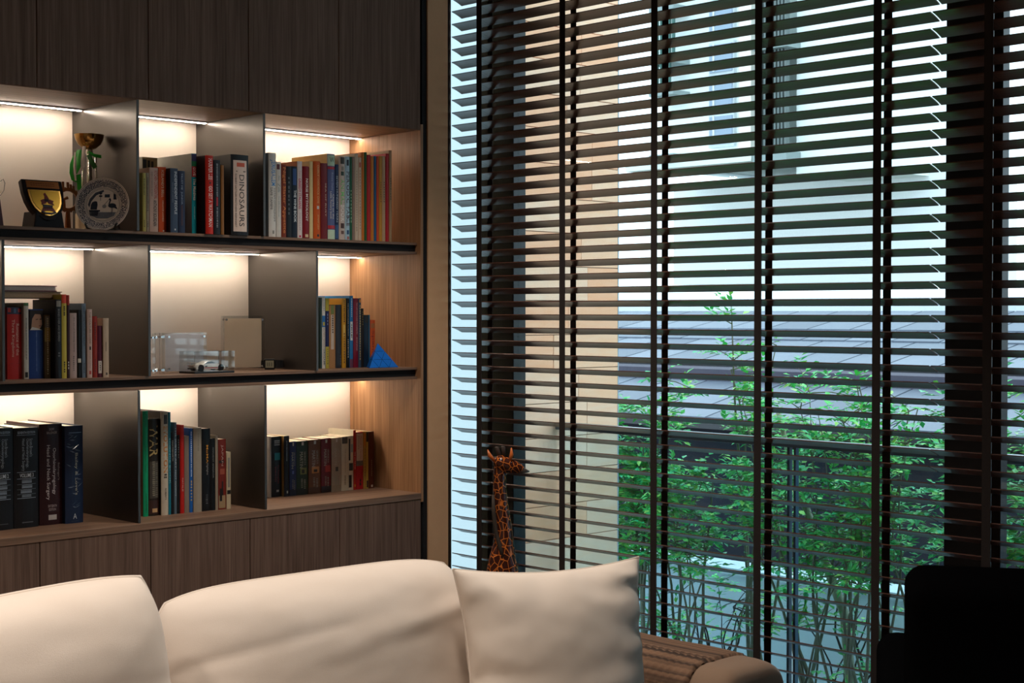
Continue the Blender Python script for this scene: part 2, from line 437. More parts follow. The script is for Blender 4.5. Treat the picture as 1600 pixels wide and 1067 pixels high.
def D(l, r, t, col, label, **k): k.update(l=l, r=r, t=t, col=col, label=label); return k
WH = '#e8e2d8'; GD = '#c9a24c'; BK = '#15130f'
# ---- row one, middle compartment
G = 'books on the lit top shelf between the metal dividers'
shelf_books(Z1T, YF+.055, [
 D(222.5, 228, 270, '#b5a75a', 'thin mustard paperback against the metal divider, beside the pink-beige chef memoir', d=.13, ticks=[('#3a3418', .9, .62, .3, .62, 14), ('#3a3418', .2, .08, .3, .6, 5)]),
 D(228, 233, 270, '#9c8d78', 'thin grey-brown paperback between the mustard one and the pink-beige one', d=.13, ticks=[('#54483a', .92, .35, .3, .6, 22), ('#54483a', .18, .08, .3, .6, 4)]),
 D(233.5, 247, 262, '#cfae9c', 'pink-beige paperback with red and black spine capitals', d=.13,
   texts=[('KITCHEN CONFIDENTIAL', '#b23a34', .955, .52, .52, .92, 'B'), ('ANTHONY BOURDAIN', BK, .5, .1, .4, .82, 'B')], ticks=[('#a5877a', .93, .55, .15, .35, 16)]),
 D(247.6, 259.7, 261, '#d2521d', 'bright orange paperback with spaced pale capitals', d=.13, texts=[("ICELAND'S BELL", '#ead9b8', .95, .54, .35, .68), ('HALLDOR LAXNESS', '#ead9b8', .49, .17, .42, .62)], bands=[(.02, .04, .5, .7, WH)]),
 D(266, 278, 263, '#3d4b60', 'slate-blue paperback with large pale capitals', d=.13, cover='#1d2430', texts=[('INDEPENDENT PEOPLE', '#c9cdd2', .95, .29, .5, .85, 'B'), ('HALLDOR LAXNESS', '#7f8c9c', .78, .47, .2, .36)], bands=[(.04, .065, .5, .68, '#c9cdd2')]),
 D(278.5, 289, 267, '#28324c', 'navy paperback between the slate-blue book and the tall teal dive guide', d=.13, texts=[('TRUST ME  JUNIOR', '#9aa3b8', .96, .46, .3, .62)], bands=[(.12, .45, .4, .62, '#4a2a34')]),
 D(299.4, 307, 240, '#0c8f9c', 'tall teal dive guide with red, green and purple spine blocks', d=.19, Y=YF+.05, cover='#b9b6ae',
   bands=[(.905, .995, 0, 1, '#3a3a72'), (.84, .905, 0, 1, '#17774a'), (.71, .84, 0, 1, '#b8232b')],
   texts=[('DIVE', WH, .825, .725, .25, .8, 'B'), ('The Maldives', WH, .69, .42, .25, .85, 'B')], ticks=[('#9fd0d4', .34, .18, .4, .55, 9)]),
 D(321, 333, 243, '#c42a1c', 'red hardback with a near-black jacket side and tall white capitals', d=.16, hard=True, cover='#3a0d0c', texts=[('HARPER LEE', '#f0d9cf', .96, .69, .3, .8, 'B'), ('GO SET A WATCHMAN', '#f0d9cf', .61, .09, .3, .8, 'B')], bands=[(.64, .66, .42, .6, BK)]),
 D(334, 344, 250, '#191a20', 'slim black paperback between the red hardback and the black dinosaur book', d=.14, ticks=[('#8b8b90', .95, .5, .35, .6, 20), ('#8b8b90', .36, .08, .35, .6, 12)], bands=[(.38, .5, .35, .6, '#a3192a')]),
 D(345, 350, 258, '#8a5a2a', 'thin ochre booklet tucked beside the black dinosaur book', d=.12),
 D(360.4, 388, 242, '#161416', 'thick black dinosaur book with a cream spine label', d=.17, hard=True,
   bands=[(.045, .93, .12, .88, '#d8bfae'), (.85, .9, .3, .75, '#c2502d')],
   texts=[('DINOSAURS', BK, .75, .11, .43, .72), ('ROBERT SATTLER MATTHEW REINHART', '#5a4a40', .76, .1, .2, .3)], ticks=[('#6a5a50', .8, .78, .2, .8, 1)]),
], G, YF+.012)
make_book(on_y(222.5, 250, 4.02).x, on_y(246, 250, 4.02).x, 4.02, Z1T, on_y(235, 246, 4.02).z-Z1T, .12, '#8c7a55', 'black and white patterned book standing behind the mustard and pink-beige paperbacks', cover='#d9d4c8', bands=[(.8, .97, .02, .25, BK), (.82, .96, .33, .48, BK), (.8, .95, .56, .72, BK), (.66, .76, .1, .9, '#1c2a1c')], group=G)
# ---- row one, right compartment
G = 'books on the lit top shelf beside the walnut side panel'
thin = []
for (l, r, t, c, lab) in (
  (565, 569, 238, '#c9701f', 'thin orange picture book standing before the green one'), (569, 573, 238, '#23582a', 'thin green picture book among the orange and red ones'),
  (573, 579, 242, '#b91a1c', 'red picture book between the thin green and orange ones'), (579, 584, 244, '#c9761d', 'thin orange picture book directly before the blue one'),
  (584, 588, 244, '#1f5a86', 'thin blue picture book in the row of orange ones'), (588, 592, 244, '#cf4a1f', 'thin vermilion picture book directly after the blue one'),
  (592, 597, 244, '#c98a24', 'thin amber picture book two after the blue one'), (597, 602, 244, '#c5a07c', 'thin tan picture book before the last red one'),
  (602.5, 607.5, 240, '#b3161f', 'last red picture book near the walnut side panel'), (607.7, 612, 235, '#a8855f', 'tall tan booklet at the very end beside the walnut side panel')):
    thin.append(D(l, r, t, c, lab, d=.19, name='picture_book', ticks=[(BK, .7, .45, .4, .6, 9)] if c in ('#c5a07c', '#a8855f', '#c98a24') else []))
shelf_books(Z1T, YF+.045, [
 D(419.5, 431, 239, '#d4d0c8', 'tall white cookbook with blue spine capitals against the metal divider', d=.19, hard=True, cover='#8fa3b5', texts=[('JERUSALEM', '#2a7fc0', .92, .61, .12, .85, 'B'), ('YOTAM OTTOLENGHI', '#4a4844', .59, .19, .58, .86), ('SAMI TAMIMI', '#4a4844', .59, .33, .15, .42)], bands=[(.04, .08, .4, .65, '#8a867e')]),
 D(431.5, 439.2, 253, '#cfcac0', 'slim white cookbook next to the tall one with blue capitals', d=.17, bands=[(.9, .97, .1, .7, '#5a1d22')], texts=[('Zilli', '#7a8a86', .72, .6, .2, .8), ('The Zilli Cookbook', '#8f9c98', .55, .27, .35, .62), ('Aldo', '#7a8a86', .82, .75, .35, .7)]),
 D(439.3, 447, 257, '#7a2f17', 'rust-brown cookbook with large orange lettering', d=.18, texts=[('Nigel Slater Appetite', '#d9823a', .96, .06, .18, .9, 'B')]),
 D(447, 455.5, 260, '#1a1a1e', 'black book with faint grey spine text between the rust and navy ones', d=.17, ticks=[('#55555a', .85, .3, .3, .6, 9)]),
 D(455.5, 464.3, 260, '#101b2a', 'dark navy wine guide with white capitals and blue patch', d=.17, texts=[('THE WINE BOOK', '#dfe3e6', .67, .22, .35, .8, 'B')], bands=[(.74, .97, .2, .85, '#1c3f78')]),
 D(464.5, 472, 252, '#d8cbc6', 'pale pink and white cookbook with crimson capitals', d=.18, cover='#a85d35', texts=[('GREEDY ITALIANS', '#b5224a', .78, .38, .2, .75, 'B'), ('Two', '#c99aa4', .88, .8, .3, .7)], ticks=[('#c0a8a8', .33, .1, .3, .65, 10)], bands=[(.015, .04, .3, .7, '#b5224a')]),
 D(472.3, 483, 260, '#7c1420', 'dark red hardback with white spine capitals', d=.16, hard=True, texts=[('NORSE MYTHOLOGY', '#e9dcd2', .83, .24, .38, .75, 'B')], bands=[(.02, .06, .3, .75, '#d8c49a')]),
 D(483.4, 489, 252, '#d9c28c', 'thin cream book between the dark red hardback and the orange novel', d=.16),
 D(489.7, 500.5, 252, '#c8581f', 'orange novel with gold lettering and a silver dot', d=.16, hard=True, texts=[('CHARLIE CHAN HOCK CHYE', '#e8c27a', .95, .46, .42, .68), ('SONNY LIEW', '#e8c27a', .31, .12, .45, .65)], bands=[(.385, .425, .38, .72, '#c9c4bc'), (.03, .06, .4, .7, BK)]),
 D(501, 511.4, 255, '#6e1418', 'maroon book next to the orange novel with silver dot', d=.16, texts=[('SEA OF RUST', '#d9bfa8', .74, .3, .62, .8)], cover='#4a0e12'),
 D(511.7, 523, 240.5, '#5b6590', 'tall violet-blue hardback with mint label and white script', d=.19, hard=True, cover='#b98f3e',
   bands=[(.86, .985, 0, 1, '#bcd6bd'), (.82, .85, 0, 1, '#b02d3c'), (.005, .115, 0, 1, '#c3d8bd'), (.125, .165, 0, 1, '#b8323c')],
   texts=[('W', '#2d4a3c', .96, .9, .2, .8, 'H'), ('Charlie on the', WH, .53, .24, .55, .85), ('Little Factory book', WH, .56, .24, .18, .46), ('Roald Dahl', '#9aa3c4', .78, .58, .4, .65)]),
 D(523.2, 529, 257, '#1c2f52', 'narrow navy book with pale capitals beside the violet-blue hardback', d=.15, texts=[('SEVEN HUNDRED YEARS', '#b8c4cf', .85, .23, .3, .75)], bands=[(.02, .2, 0, 1, '#2f4f7a')]),
 D(529.3, 538.8, 244.5, '#c9b8ae', 'pale pink-grey nature book with green and white capitals', d=.19, hard=True, texts=[('ANIMAL', '#7ecb7a', .73, .42, .2, .8, 'B'), ('BOOK', '#efeae4', .42, .22, .2, .8, 'B')], bands=[(.91, .99, .2, .8, '#3c3630'), (.83, .88, .3, .7, '#8f8478'), (.77, .82, .25, .75, '#2d4436'), (.14, .2, .2, .75, '#4a302c'), (.07, .11, .25, .7, '#6a4a40')]),
 D(539, 546.2, 244.5, '#a9c7d6', 'pale blue science book with dark maroon capitals', d=.19, hard=True, texts=[('PERIODIC TABLE', '#4a2438', .82, .17, .2, .85, 'B')], bands=[(.89, .96, .25, .75, '#22303c'), (.07, .12, .25, .75, '#28527a'), (.01, .045, .3, .75, '#a8625a')]),
 D(546.3, 550, 245, '#1d5a3c', 'dark green book beside the pale blue science book', d=.18, ticks=[('#a8c4a0', .6, .2, .3, .6, 10)]),
 D(550.1, 554, 245, '#8a7468', 'grey-brown book between the dark green and cream ones', d=.18),
 D(554.2, 559.4, 240, '#cbb69e', 'taller cream play script with faint spine print', d=.18, ticks=[('#7a6a5a', .8, .1, .4, .55, 24)]),
 D(559.6, 564.8, 246, '#d1b79c', 'cream play script directly before the thin orange picture book', d=.17, ticks=[('#7a5a4a', .85, .12, .4, .55, 20)], bands=[(.88, .94, .25, .75, '#b8543a')]),
] + thin, G, YF+.014)
# ---- row two, left compartment
G = 'books on the middle shelf at the picture edge'
shelf_books(Z2T, YF+.10, [
 D(11, 33.7, 480, '#b8261f', 'thick red paperback with dark floral top on the middle shelf', d=.13, bands=[(.905, 1, 0, 1, '#2a2440'), (.93, .99, .05, .25, '#c23a34'), (.92, .985, .45, .6, '#3c5a7a'), (.93, .98, .75, .95, '#c22f2f')],
   texts=[('Romance of the', '#e0b09a', .77, .33, .6, .82), ('Three Kingdoms', '#e0b09a', .83, .31, .25, .5)], ticks=[('#7a1814', .22, .215, .1, .9, 1)]),
 D(37, 44.7, 473, '#c4beb0', 'slim white paperback between the thick red and blue portrait books', d=.13, ticks=[('#7d776c', .8, .25, .35, .6, 28)], bands=[(.02, .09, .2, .8, '#1c1a18'), (.96, 1, 0, 1, '#4a7a4a')]),
 D(45, 67.5, 483, '#1e3a78', 'thick blue paperback with a dark-haired face on the spine', d=.13, bands=[(.70, .985, 0, 1, '#241d1a')], ticks=[('#6a7fae', .68, .1, .48, .54, 36)]),
 D(69.7, 78.7, 492, '#6d5c40', 'mottled brown and gold paperback beside the blue portrait book', d=.12, bands=[(.58, .8, 0, 1, '#b09350'), (.8, .98, .1, .9, '#7c7a74')], ticks=[('#d6cba8', .95, .05, .35, .6, 26)]),
 D(86, 96, 468, '#17161a', 'black paperback with a tiny portrait on top beside the yellow one', d=.13, bands=[(.91, .985, .2, .9, '#8d8478')], texts=[('BONES OVER AND SEVERED', '#8f8a86', .88, .47, .4, .7)], ticks=[('#6d6a68', .33, .26, .4, .7, 2)]),
 D(96.2, 104, 460, '#c2b04a', 'yellow paperback with a red-orange top band', d=.13, bands=[(.895, 1, 0, 1, '#cf3f1f')], ticks=[(BK, .86, .74, .35, .65, 5), (BK, .2, .06, .35, .6, 5)]),
 D(104.3, 108.6, 461, '#3a2028', 'narrow dark plum paperback with red top next to the yellow one', d=.13, bands=[(.88, 1, 0, 1, '#a5301f')], ticks=[(WH, .2, .1, .3, .6, 3)]),
 D(109, 120, 489, '#b59c93', 'short mauve-grey paperback with grey lower-case title', d=.12, texts=[('the art of thinking clearly', '#5d524c', .94, .4, .42, .72)], ticks=[('#6d605a', .34, .1, .4, .6, 8)]),
 D(120.4, 127, 484, '#12110f', 'black book with a small white label low on its spine', d=.14, bands=[(.225, .285, .1, .9, '#c9bfae')]),
 D(127.7, 134.3, 474, '#6e7f8e', 'blue-grey book with black spine text beside the black labelled one', d=.14, texts=[('THE FUTURE OF REALISM', '#2d3640', .82, .43, .3, .7), ('HENRY', '#2d3640', .96, .85, .3, .7)], ticks=[('#3d4650', .2, .06, .35, .6, 6)], bands=[(.83, .832, 0, 1, '#2d3640')]),
 D(136, 144, 483, '#c6a99b', 'pink-beige paperback with brown capitals and a small dark drop', d=.13, texts=[('THE CULTURE CODE', '#6a5348', .96, .5, .35, .68), ('DANIEL COYLE', '#8a6f62', .38, .14, .4, .62)], bands=[(.405, .455, .4, .72, '#2a1c18'), (.05, .1, .35, .75, '#a8322a')]),
 D(144.5, 152, 494, '#8f2a1c', 'brick-red book between the pink-beige and the plum ones', d=.12, ticks=[('#5a1610', .9, .6, .35, .65, 8), ('#5a1610', .3, .08, .35, .65, 6)]),
 D(152.2, 159.6, 509, '#561a2c', 'plum paperback with a white label near its foot', d=.11, bands=[(.08, .32, .15, .9, '#cdbfb2')], ticks=[('#3a3a3a', .29, .12, .4, .6, 4)]),
 D(161, 170, 497, '#bda58c', 'cream-tan book with a dark diagonal stroke, last on the left middle shelf', d=.13, bands=[(.44, .6, .42, .5, '#2e221c'), (.04, .08, .4, .7, '#4a3c30')]),
], G, YF+.03)
# ---- row two, right compartment
G2 = 'books on the middle shelf beside the blue pyramid'
shelf_books(Z2T, YF+.14, [
 D(500.6, 503, 465, '#37504e', 'very thin dark teal booklet against the metal divider', d=.14),
 D(503.2, 508.2, 464, '#d8d4cc', 'slim white paper-folding guide with dark capitals', d=.16, bands=[(.58, .74, 0, 1, '#2a6fae'), (.6, .65, .2, .8, '#c9b23a')], texts=[('ORIGAMI', '#1d1b1a', .28, .05, .3, .75, 'B'), ('EASTERN TENSION', '#8a5a4a', .57, .29, .3, .7)], ticks=[('#8f8f8f', .92, .8, .35, .6, 5)]),
 D(508.5, 514, 466, '#1f2450', 'navy book with lime-yellow spine ends', d=.16, bands=[(.82, 1, 0, 1, '#b6a83a'), (0, .31, 0, 1, '#b2a238')], ticks=[('#8d93b8', .78, .6, .4, .6, 4), ('#3a3a2a', .28, .05, .4, .6, 7)]),
 D(514.2, 524, 477, '#a8794a', 'tan paperback with pale central stripe and green top', d=.13, bands=[(.86, 1, .25, .75, '#6f7a3a'), (.3, .85, .25, .72, '#cbb7a4')], ticks=[('#4a3a2a', .84, .55, .4, .62, 8)]),
 D(524.3, 533.2, 476, '#2c2e35', 'charcoal paperback between the tan and the golden yellow ones', d=.13, ticks=[('#6c6f78', .2, .04, .75, .85, 4)]),
 D(534.4, 540.4, 466, '#c8912a', 'golden yellow book with black print', d=.16, ticks=[('#3d2a10', .97, .65, .35, .65, 12), ('#6a4a1a', .5, .06, .35, .65, 12)], bands=[(.44, .62, .25, .75, '#d8b25a')]),
 D(540.6, 545.6, 466, '#141416', 'black comic guide with white print beside the golden yellow book', d=.16, texts=[('THE CARTOON GUIDE TO PHYSICS', '#cfcac2', .93, .46, .45, .72)], ticks=[('#cfcac2', .41, .14, .45, .68, 10)]),
 D(546.2, 551.6, 462, '#2674ae', 'bright blue book with a white oval, tallest of its row', d=.17, bands=[(.38, .64, .15, .85, '#cfd2d0'), (.0, .12, 0, 1, '#6a4058')], ticks=[('#cfe0ea', .96, .7, .4, .6, 10), ('#3a3a3a', .6, .4, .35, .65, 6)]),
 D(552, 559.6, 466, '#7a1930', 'maroon comic guide with white print beside the bright blue book', d=.16, texts=[('THE CARTOON GUIDE TO CHEMISTRY', '#d9c2c0', .94, .48, .58, .8), ('GONICK', '#d9c2c0', .44, .24, .58, .78)]),
 D(560, 564.2, 466, '#3d5268', 'slim steel-blue book with gold lettering and an orange dot', d=.16, bands=[(.94, .985, .25, .75, '#d8902c')], ticks=[('#c9b06a', .9, .1, .35, .65, 22)]),
 D(564.4, 568.3, 482, '#241f1c', 'short dark brown book before the teal-black one', d=.13, ticks=[('#8a7a4a', .95, .7, .35, .6, 6)]),
 D(568.5, 578, 492, '#14283c', 'short teal-black book leaning by the orange one', d=.12, bands=[(.0, 1, .78, .98, '#176a86'), (.85, 1, .1, .7, '#0e0e10')]),
 D(578.5, 586, 500, '#c8541c', 'short orange language book with red lettering next to the blue pyramid', d=.12, hard=False, texts=[('Spanish', '#8f2a18', .78, .1, .15, .85, 'B')], bands=[(.83, .93, .1, .9, '#a0602c')]),
], G2, YF+.06)
# ---- row three, left compartment
G = 'thick medical textbooks on the lowest shelf'
def sb(lab, l, r, t, vol, Y): return D(l, r, t, '#17171a', lab, d=.2, hard=True, Y=Y, rough=.35,
   bands=[(.925, .929, .12, .88, '#a8b4c0'), (.555, .559, .12, .88, '#a8b4c0'), (.49, .494, .12, .88, '#a8b4c0'), (.435, .437, .12, .88, '#8e9aa6'), (.385, .387, .12, .88, '#8e9aa6'), (.335, .337, .12, .88, '#8e9aa6'), (.295, .299, .12, .88, '#a8b4c0')],
   texts=[('SEVENTH EDITION', '#bcc6d0', .965, .94, .14, .86, 'HB'), ("Scott-Brown's", '#a9adb2', .89, .71, .62, .76), ('Otorhinolaryngology,', '#a9adb2', .89, .6, .45, .6), ('Head and Neck Surgery', '#a9adb2', .89, .57, .28, .43), ('VOLUME %s' % vol, '#d0d4d8', .545, .505, .22, .78, 'HB')],
   ticks=[('#8e9aa6', .48, .445, .3, .7, 3), ('#8e9aa6', .43, .395, .3, .72, 3), ('#8e9aa6', .38, .345, .25, .7, 3), ('#8e9aa6', .33, .305, .3, .68, 2), ('#5a5a5e', .06, .045, .25, .75, 1)])
shelf_books(Z_BASE, YF+.16, [
 sb('thick black medical textbook cut off by the picture edge, with blue-lit spine', -17, 20.2, 668.5, '2', YF+.155),
 sb('thick black medical textbook marked volume 3', 21, 59.5, 668, '3', YF+.155),
 D(61, 97, 662, '#2e1014', 'thick dark maroon medical textbook with white serif title', d=.2, hard=True, Y=YF+.16, rough=.35, texts=[('SNOW', '#c9b8b4', .96, .935, .4, .62, 'H'), ('BALLENGER', '#c9b8b4', .925, .9, .3, .75, 'H'), ("Ballenger's", '#a8948e', .61, .44, .76, .88), ('Otorhinolaryngology', '#d6c8c4', .76, .3, .52, .7), ('Head and Neck Surgery', '#d6c8c4', .79, .25, .26, .44), ('SIXTEENTH', '#b59f9a', .2, .175, .34, .72, 'H'), ('EDITION', '#b59f9a', .165, .14, .38, .68, 'H')], bands=[(.05, .1, .36, .72, '#b8b0ac')]),
 D(99.5, 129.5, 665, '#1d2c48', 'thick blue-black medical textbook in crinkled clear wrapping', d=.2, hard=True, Y=YF+.145, rough=.18, texts=[("Bailey & Love's", '#b9b7a8', .72, .29, .48, .68), ('A', '#c4cad0', .1, .045, .4, .6, 'H')], bands=[(.925, .932, .2, .9, '#7f9ac0'), (.02, .025, .3, .7, '#2a3a52')]),
], G, YF+.02, fixed=True)
# ---- row three, middle compartment
G = 'books on the lowest shelf between the metal dividers'
shelf_books(Z_BASE, YF+.125, [
 D(223.2, 231.3, 642, '#14a06c', 'tall emerald green book against the metal divider', d=.2, hard=True, cover='#8a5a3c', texts=[('Great Modern Masters', '#0a5a3c', .67, .42, .35, .65), ('MATISSE', '#0a5a3c', .97, .85, .35, .65), ('CAVENDISH', '#0a5a3c', .22, .04, .35, .65)]),
 D(231.5, 248, 654, '#2a241e', 'thick dark war history with big gold capitals', d=.18, hard=True, bands=[(.02, .16, 0, 1, '#3a1c14'), (.035, .075, .3, .8, '#c9a070'), (.18, .56, .1, .9, '#4a443c')], texts=[('WAR', '#c9ab6a', .93, .61, .08, .85, 'B')], ticks=[('#8f876f', .56, .2, .3, .55, 18), ('#756d5c', .54, .18, .6, .8, 16)]),
 D(251.5, 262.6, 643, '#cdbfa8', 'tall beige book with big orange capitals and black top picture', d=.19, hard=True, cover='#2a241c', bands=[(.88, .97, .3, .85, '#2a2420')], texts=[('EVOLUTION', '#d2812a', .86, .41, .25, .85, 'B'), ('ROBERTS', '#3a342c', .26, .15, .4, .65)], ticks=[('#4a443c', .4, .35, .3, .7, 2)]),
 D(262.8, 266.8, 644, '#1b7c90', 'teal science book with pale blue capitals beside the tall beige book', d=.19, hard=True, texts=[('SCIENCE BOOK', '#7fc3cf', .75, .3, .2, .8, 'B')]),
 D(267, 271.5, 675, '#1c1b1e', 'slim black paperback before the grey-blue spine, next to the teal book', d=.14, texts=[('CHATSWORTH', '#b9b5ae', .9, .65, .3, .75)]),
 D(271.6, 276, 660, '#5b6f7c', 'grey-blue paperback with white print beside the slim black one', d=.16, texts=[('THE SUBTLE ART', '#cfd4d6', .95, .5, .3, .75), ('NOT GIVING', '#cfd4d6', .48, .2, .3, .7)]),
 D(276.3, 281, 680, '#161416', 'black paperback directly before the red book on the lowest shelf', d=.14, ticks=[('#77706a', .95, .7, .35, .6, 8)]),
 D(281.2, 287.6, 664, '#c3211c', 'red book in the lowest shelf middle compartment', d=.17, hard=True, texts=[('NATALIE', '#e6c4b8', .4, .25, .35, .65)]),
 D(287.8, 295.4, 681, '#8a7a6c', 'short taupe cloth book between the red and the blue ones', d=.14),
 D(295.6, 301, 669, '#1d5fae', 'vivid blue book with white print on the lowest shelf', d=.17, ticks=[('#cfdcec', .96, .42, .35, .65, 24), ('#c9a86a', .38, .12, .3, .7, 7)]),
 D(302, 315, 668, '#a59a88', 'thick grey linen book beside the vivid blue one', d=.17, hard=True, ticks=[('#7d7362', .93, .72, .45, .55, 9)]),
 D(315.4, 328.6, 669.5, '#121214', 'thick black art guide with orange and grey title', d=.17, texts=[('MoMA', '#d9952f', .8, .58, .48, .72, 'B'), ('Highlights', '#a9a49c', .58, .44, .46, .72)], ticks=[('#5a5a5a', .2, .08, .4, .65, 5)]),
 D(328.8, 336, 685, '#131314', 'shorter black book next to the black art guide', d=.15, texts=[('ANCIENT ANGKOR', '#9a968e', .88, .45, .4, .65)]),
 D(336.2, 340.6, 680, '#9a8d7a', 'grey-brown book between the shorter black and the dark red ones', d=.15),
 D(341, 353, 686, '#7a2a20', 'dark red patterned book with a black branch on its spine', d=.15, bands=[(.02, .2, .05, .9, '#a58a66'), (.12, .3, .15, .45, '#211815'), (.2, .4, .4, .6, '#211815'), (.66, .7, .05, .75, '#2a1c18'), (.5, .58, .2, .8, '#a5523c')], texts=[('JAPAN', '#c9a89a', .92, .62, .3, .6)]),
 D(353.8, 360.6, 706, '#c5b595', 'short cream book with grey bars, last before the empty corner', d=.12, bands=[(.38, .9, .25, .75, '#8f8a80'), (.26, .33, .1, .95, '#1c1a17')]),
], G, YF+.05)
# ---- row three, right compartment
G = 'paperbacks on the lowest shelf beside the walnut side panel'
def gm(l, r, t, c, lab, sym, low, d=.105): return D(l, r, t, c, lab, d=d, bands=[(.92, .98, .42, .6, '#c9c2b4'), (.0, .12, 0, 1, low)] + sym, texts=[('GEORGE R R', '#a8a08c', .8, .55, .62, .78), ('MARTIN', '#b5ac96', .8, .5, .26, .52)], ticks=[('#8f8774', .28, .1, .6, .75, 6), ('#8f8774', .3, .12, .35, .5, 6)])
shelf_books(Z_BASE, YF+.25, [
 D(421, 424, 682, '#b9b4ac', 'very thin pale grey booklet against the metal divider on the lowest shelf', d=.1),
 D(424.2, 440, 682, '#131315', 'black paperback with a teal disc and red title', d=.105, bands=[(.61, .73, .28, .82, '#12808a'), (.08, .115, .45, .7, '#b8b4ae')], texts=[('The Philosophers', '#8f2028', .53, .22, .52, .72)], ticks=[('#9f9a94', .94, .84, .25, .8, 3), ('#6a1c22', .5, .24, .3, .42, 9)]),
 D(443.6, 452, 681, '#141a26', 'blue-black paperback with small pale print beside the teal-disc book', d=.105, cover='#a5854f', ticks=[('#9aa0a8', .92, .58, .4, .55, 16)], bands=[(.05, .09, .45, .7, '#c4c0b8')]),
 gm(452.3, 463, 690, '#26325e', 'thick navy fantasy paperback with pale emblem', [(.4, .46, .35, .62, '#5a6ab0')], '#141a30'),
 gm(463.2, 481.4, 689, '#24361f', 'thick dark green fantasy paperback with round gold emblem', [(.38, .5, .3, .85, '#7d7a3a'), (.4, .47, .42, .66, '#1c1a12')], '#141c12'),
 gm(482, 501, 687, '#6e4120', 'thick brown fantasy paperback with orange emblem', [(.38, .5, .25, .85, '#c8823a'), (.4, .45, .4, .7, '#241810')], '#4a2a14'),
 gm(501.6, 517, 685, '#6e141c', 'thick dark red fantasy paperback with bright red emblem', [(.38, .5, .4, .95, '#b92a24')], '#1c1018'),
 gm(518, 533, 684, '#a3927c', 'thick beige fantasy paperback with a dark round emblem', [(.38, .46, .38, .66, '#2a2622')], '#97866f'),
 D(533.3, 544, 682, '#cfc4aa', 'cream paperback beside the thick beige fantasy one', d=.12, bands=[(.87, .99, .1, .9, '#4a443a')], texts=[('THE Imperfectionists', '#8f7f62', .78, .33, .4, .65)], ticks=[('#8f7f62', .28, .1, .4, .6, 6)]),
 D(544.3, 552, 681, '#d5c9b2', 'white paperback with black ink splashes on the spine', d=.13, bands=[(.55, .95, .05, .35, '#1c1a16'), (.7, .85, .45, .9, '#8fa0a4'), (.36, .5, .1, .9, '#2a221c'), (.05, .28, .05, .6, '#1a1714')]),
 D(552.2, 556.2, 672, '#b82a1c', 'thin red paperback behind the ink-splashed white one', d=.14, cover='#d8cfb8', texts=[('THE LITTLE RED', '#e0c8b8', .64, .34, .3, .7)], bands=[(.05, .09, .3, .7, '#c9a02c')]),
 D(556.4, 567.4, 675, '#b5202a', 'red dictionary with cream upper label and grey stripes', d=.14, bands=[(.5, .98, .03, .97, '#cdb8a4'), (.41, .5, 0, 1, '#6a5f58')], texts=[('Musical in Concise', '#a8543a', .93, .53, .55, .75), ('Dictionary', '#3a342e', .93, .7, .22, .42)], ticks=[('#2a1c1c', .18, .05, .45, .65, 2)]),
 D(567.7, 571.5, 674, '#b8954a', 'thin yellow-tan book right after the red dictionary', d=.14, bands=[(.75, .98, .1, .9, '#c9781f')], ticks=[('#6a4a1a', .7, .2, .4, .6, 10)]),
 D(571.7, 575.6, 674, '#c0a24c', 'thin mustard book with black top before the brown one', d=.14, bands=[(.82, .99, .1, .9, '#1c1a16'), (.02, .14, .2, .8, '#3a1c2c')]),
 D(576, 584.2, 674, '#5a2c1c', 'brown book at the end, beside the walnut side panel on the lowest shelf', d=.14, bands=[(.02, .06, .4, .75, '#c4b8a4')], ticks=[('#a58a6a', .5, .2, .42, .55, 9)]),
], G, YF+.16)
# ================================================================== things on the shelves
# two volumes lying across the standing books of the middle shelf
xa = DIV[1][0]+.004
Gl = 'volumes lying across the middle shelf books'
def lying(label, x0, x1, y0, y1, z0, z1, cov, pg, tilt):
    t = thing('lying_book', label, 'book', (x1, y0, z0), 0, Gl); t.rotation_euler = (0, tilt, 0)
    w = x1-x0; d = y1-y0; h = z1-z0; ct = .0022
    m = MB(); m.box((-w, 0, 0), (0, d, ct)); m.box((-w, 0, h-ct), (0, d, h)); m.box((-w, d-ct, ct), (0, d, h-ct))
    m.build('cover', pm(cov, .45), t)
    MB().box((-w+.002, .003, ct), (-.003, d-ct, h-ct)).build('pages', pm(pg, .8, var=.25, scale=400), t)
ztop5 = on_y(91, 468, YF+.09).z + .003
lying('tan paper-edged bundle lying flat on the standing books under the red-covered one', xa+.002, on_y(97, 465, YF+.10).x, YF+.10, YF+.26, ztop5, ztop5+.019, '#6a523e', '#b3977a', 0)
lying('dark red covered volume lying on top of the tan bundle', xa+.002, on_y(89, 455, YF+.11).x, YF+.11, YF+.25, ztop5+.0195, ztop5+.0355, '#7a2228', '#e0cfc4', 0)

# face print on the blue paperback
fb = [o for o in bpy.data.objects if o.get('label', '').startswith('thick blue paperback')][0]
sp = [c for c in fb.children if c.name.startswith('spine') and 'panel' not in c.name][0]
xs_ = [v.co.x for v in sp.data.vertices]; tw = max(xs_)-min(xs_); hh = max(v.co.z for v in sp.data.vertices)
def face_poly(pts, col, dy):
    m = MB(); m.add([((x-.5)*tw, -.0024-dy, z*hh) for x, z in pts], [tuple(range(len(pts)))]); m.build('printed_face', pm(col, .6, var=.06), fb)
face_poly([(.12, .71), (.2, .85), (.3, .93), (.6, .955), (.8, .93), (.88, .84), (.9, .78), (.8, .74), (.72, .71), (.4, .71)], '#b08468', .0001)
face_poly([(.06, .72), (.14, .73), (.2, .86), (.4, .93), (.75, .925), (.95, .9), (.95, .985), (.05, .985)], '#1d1512', .0002)
face_poly([(.45, .855), (.62, .862), (.62, .85), (.45, .845)], '#2a1a14', .0003); face_poly([(.72, .86), (.86, .865), (.86, .85), (.72, .848)], '#2a1a14', .0003)
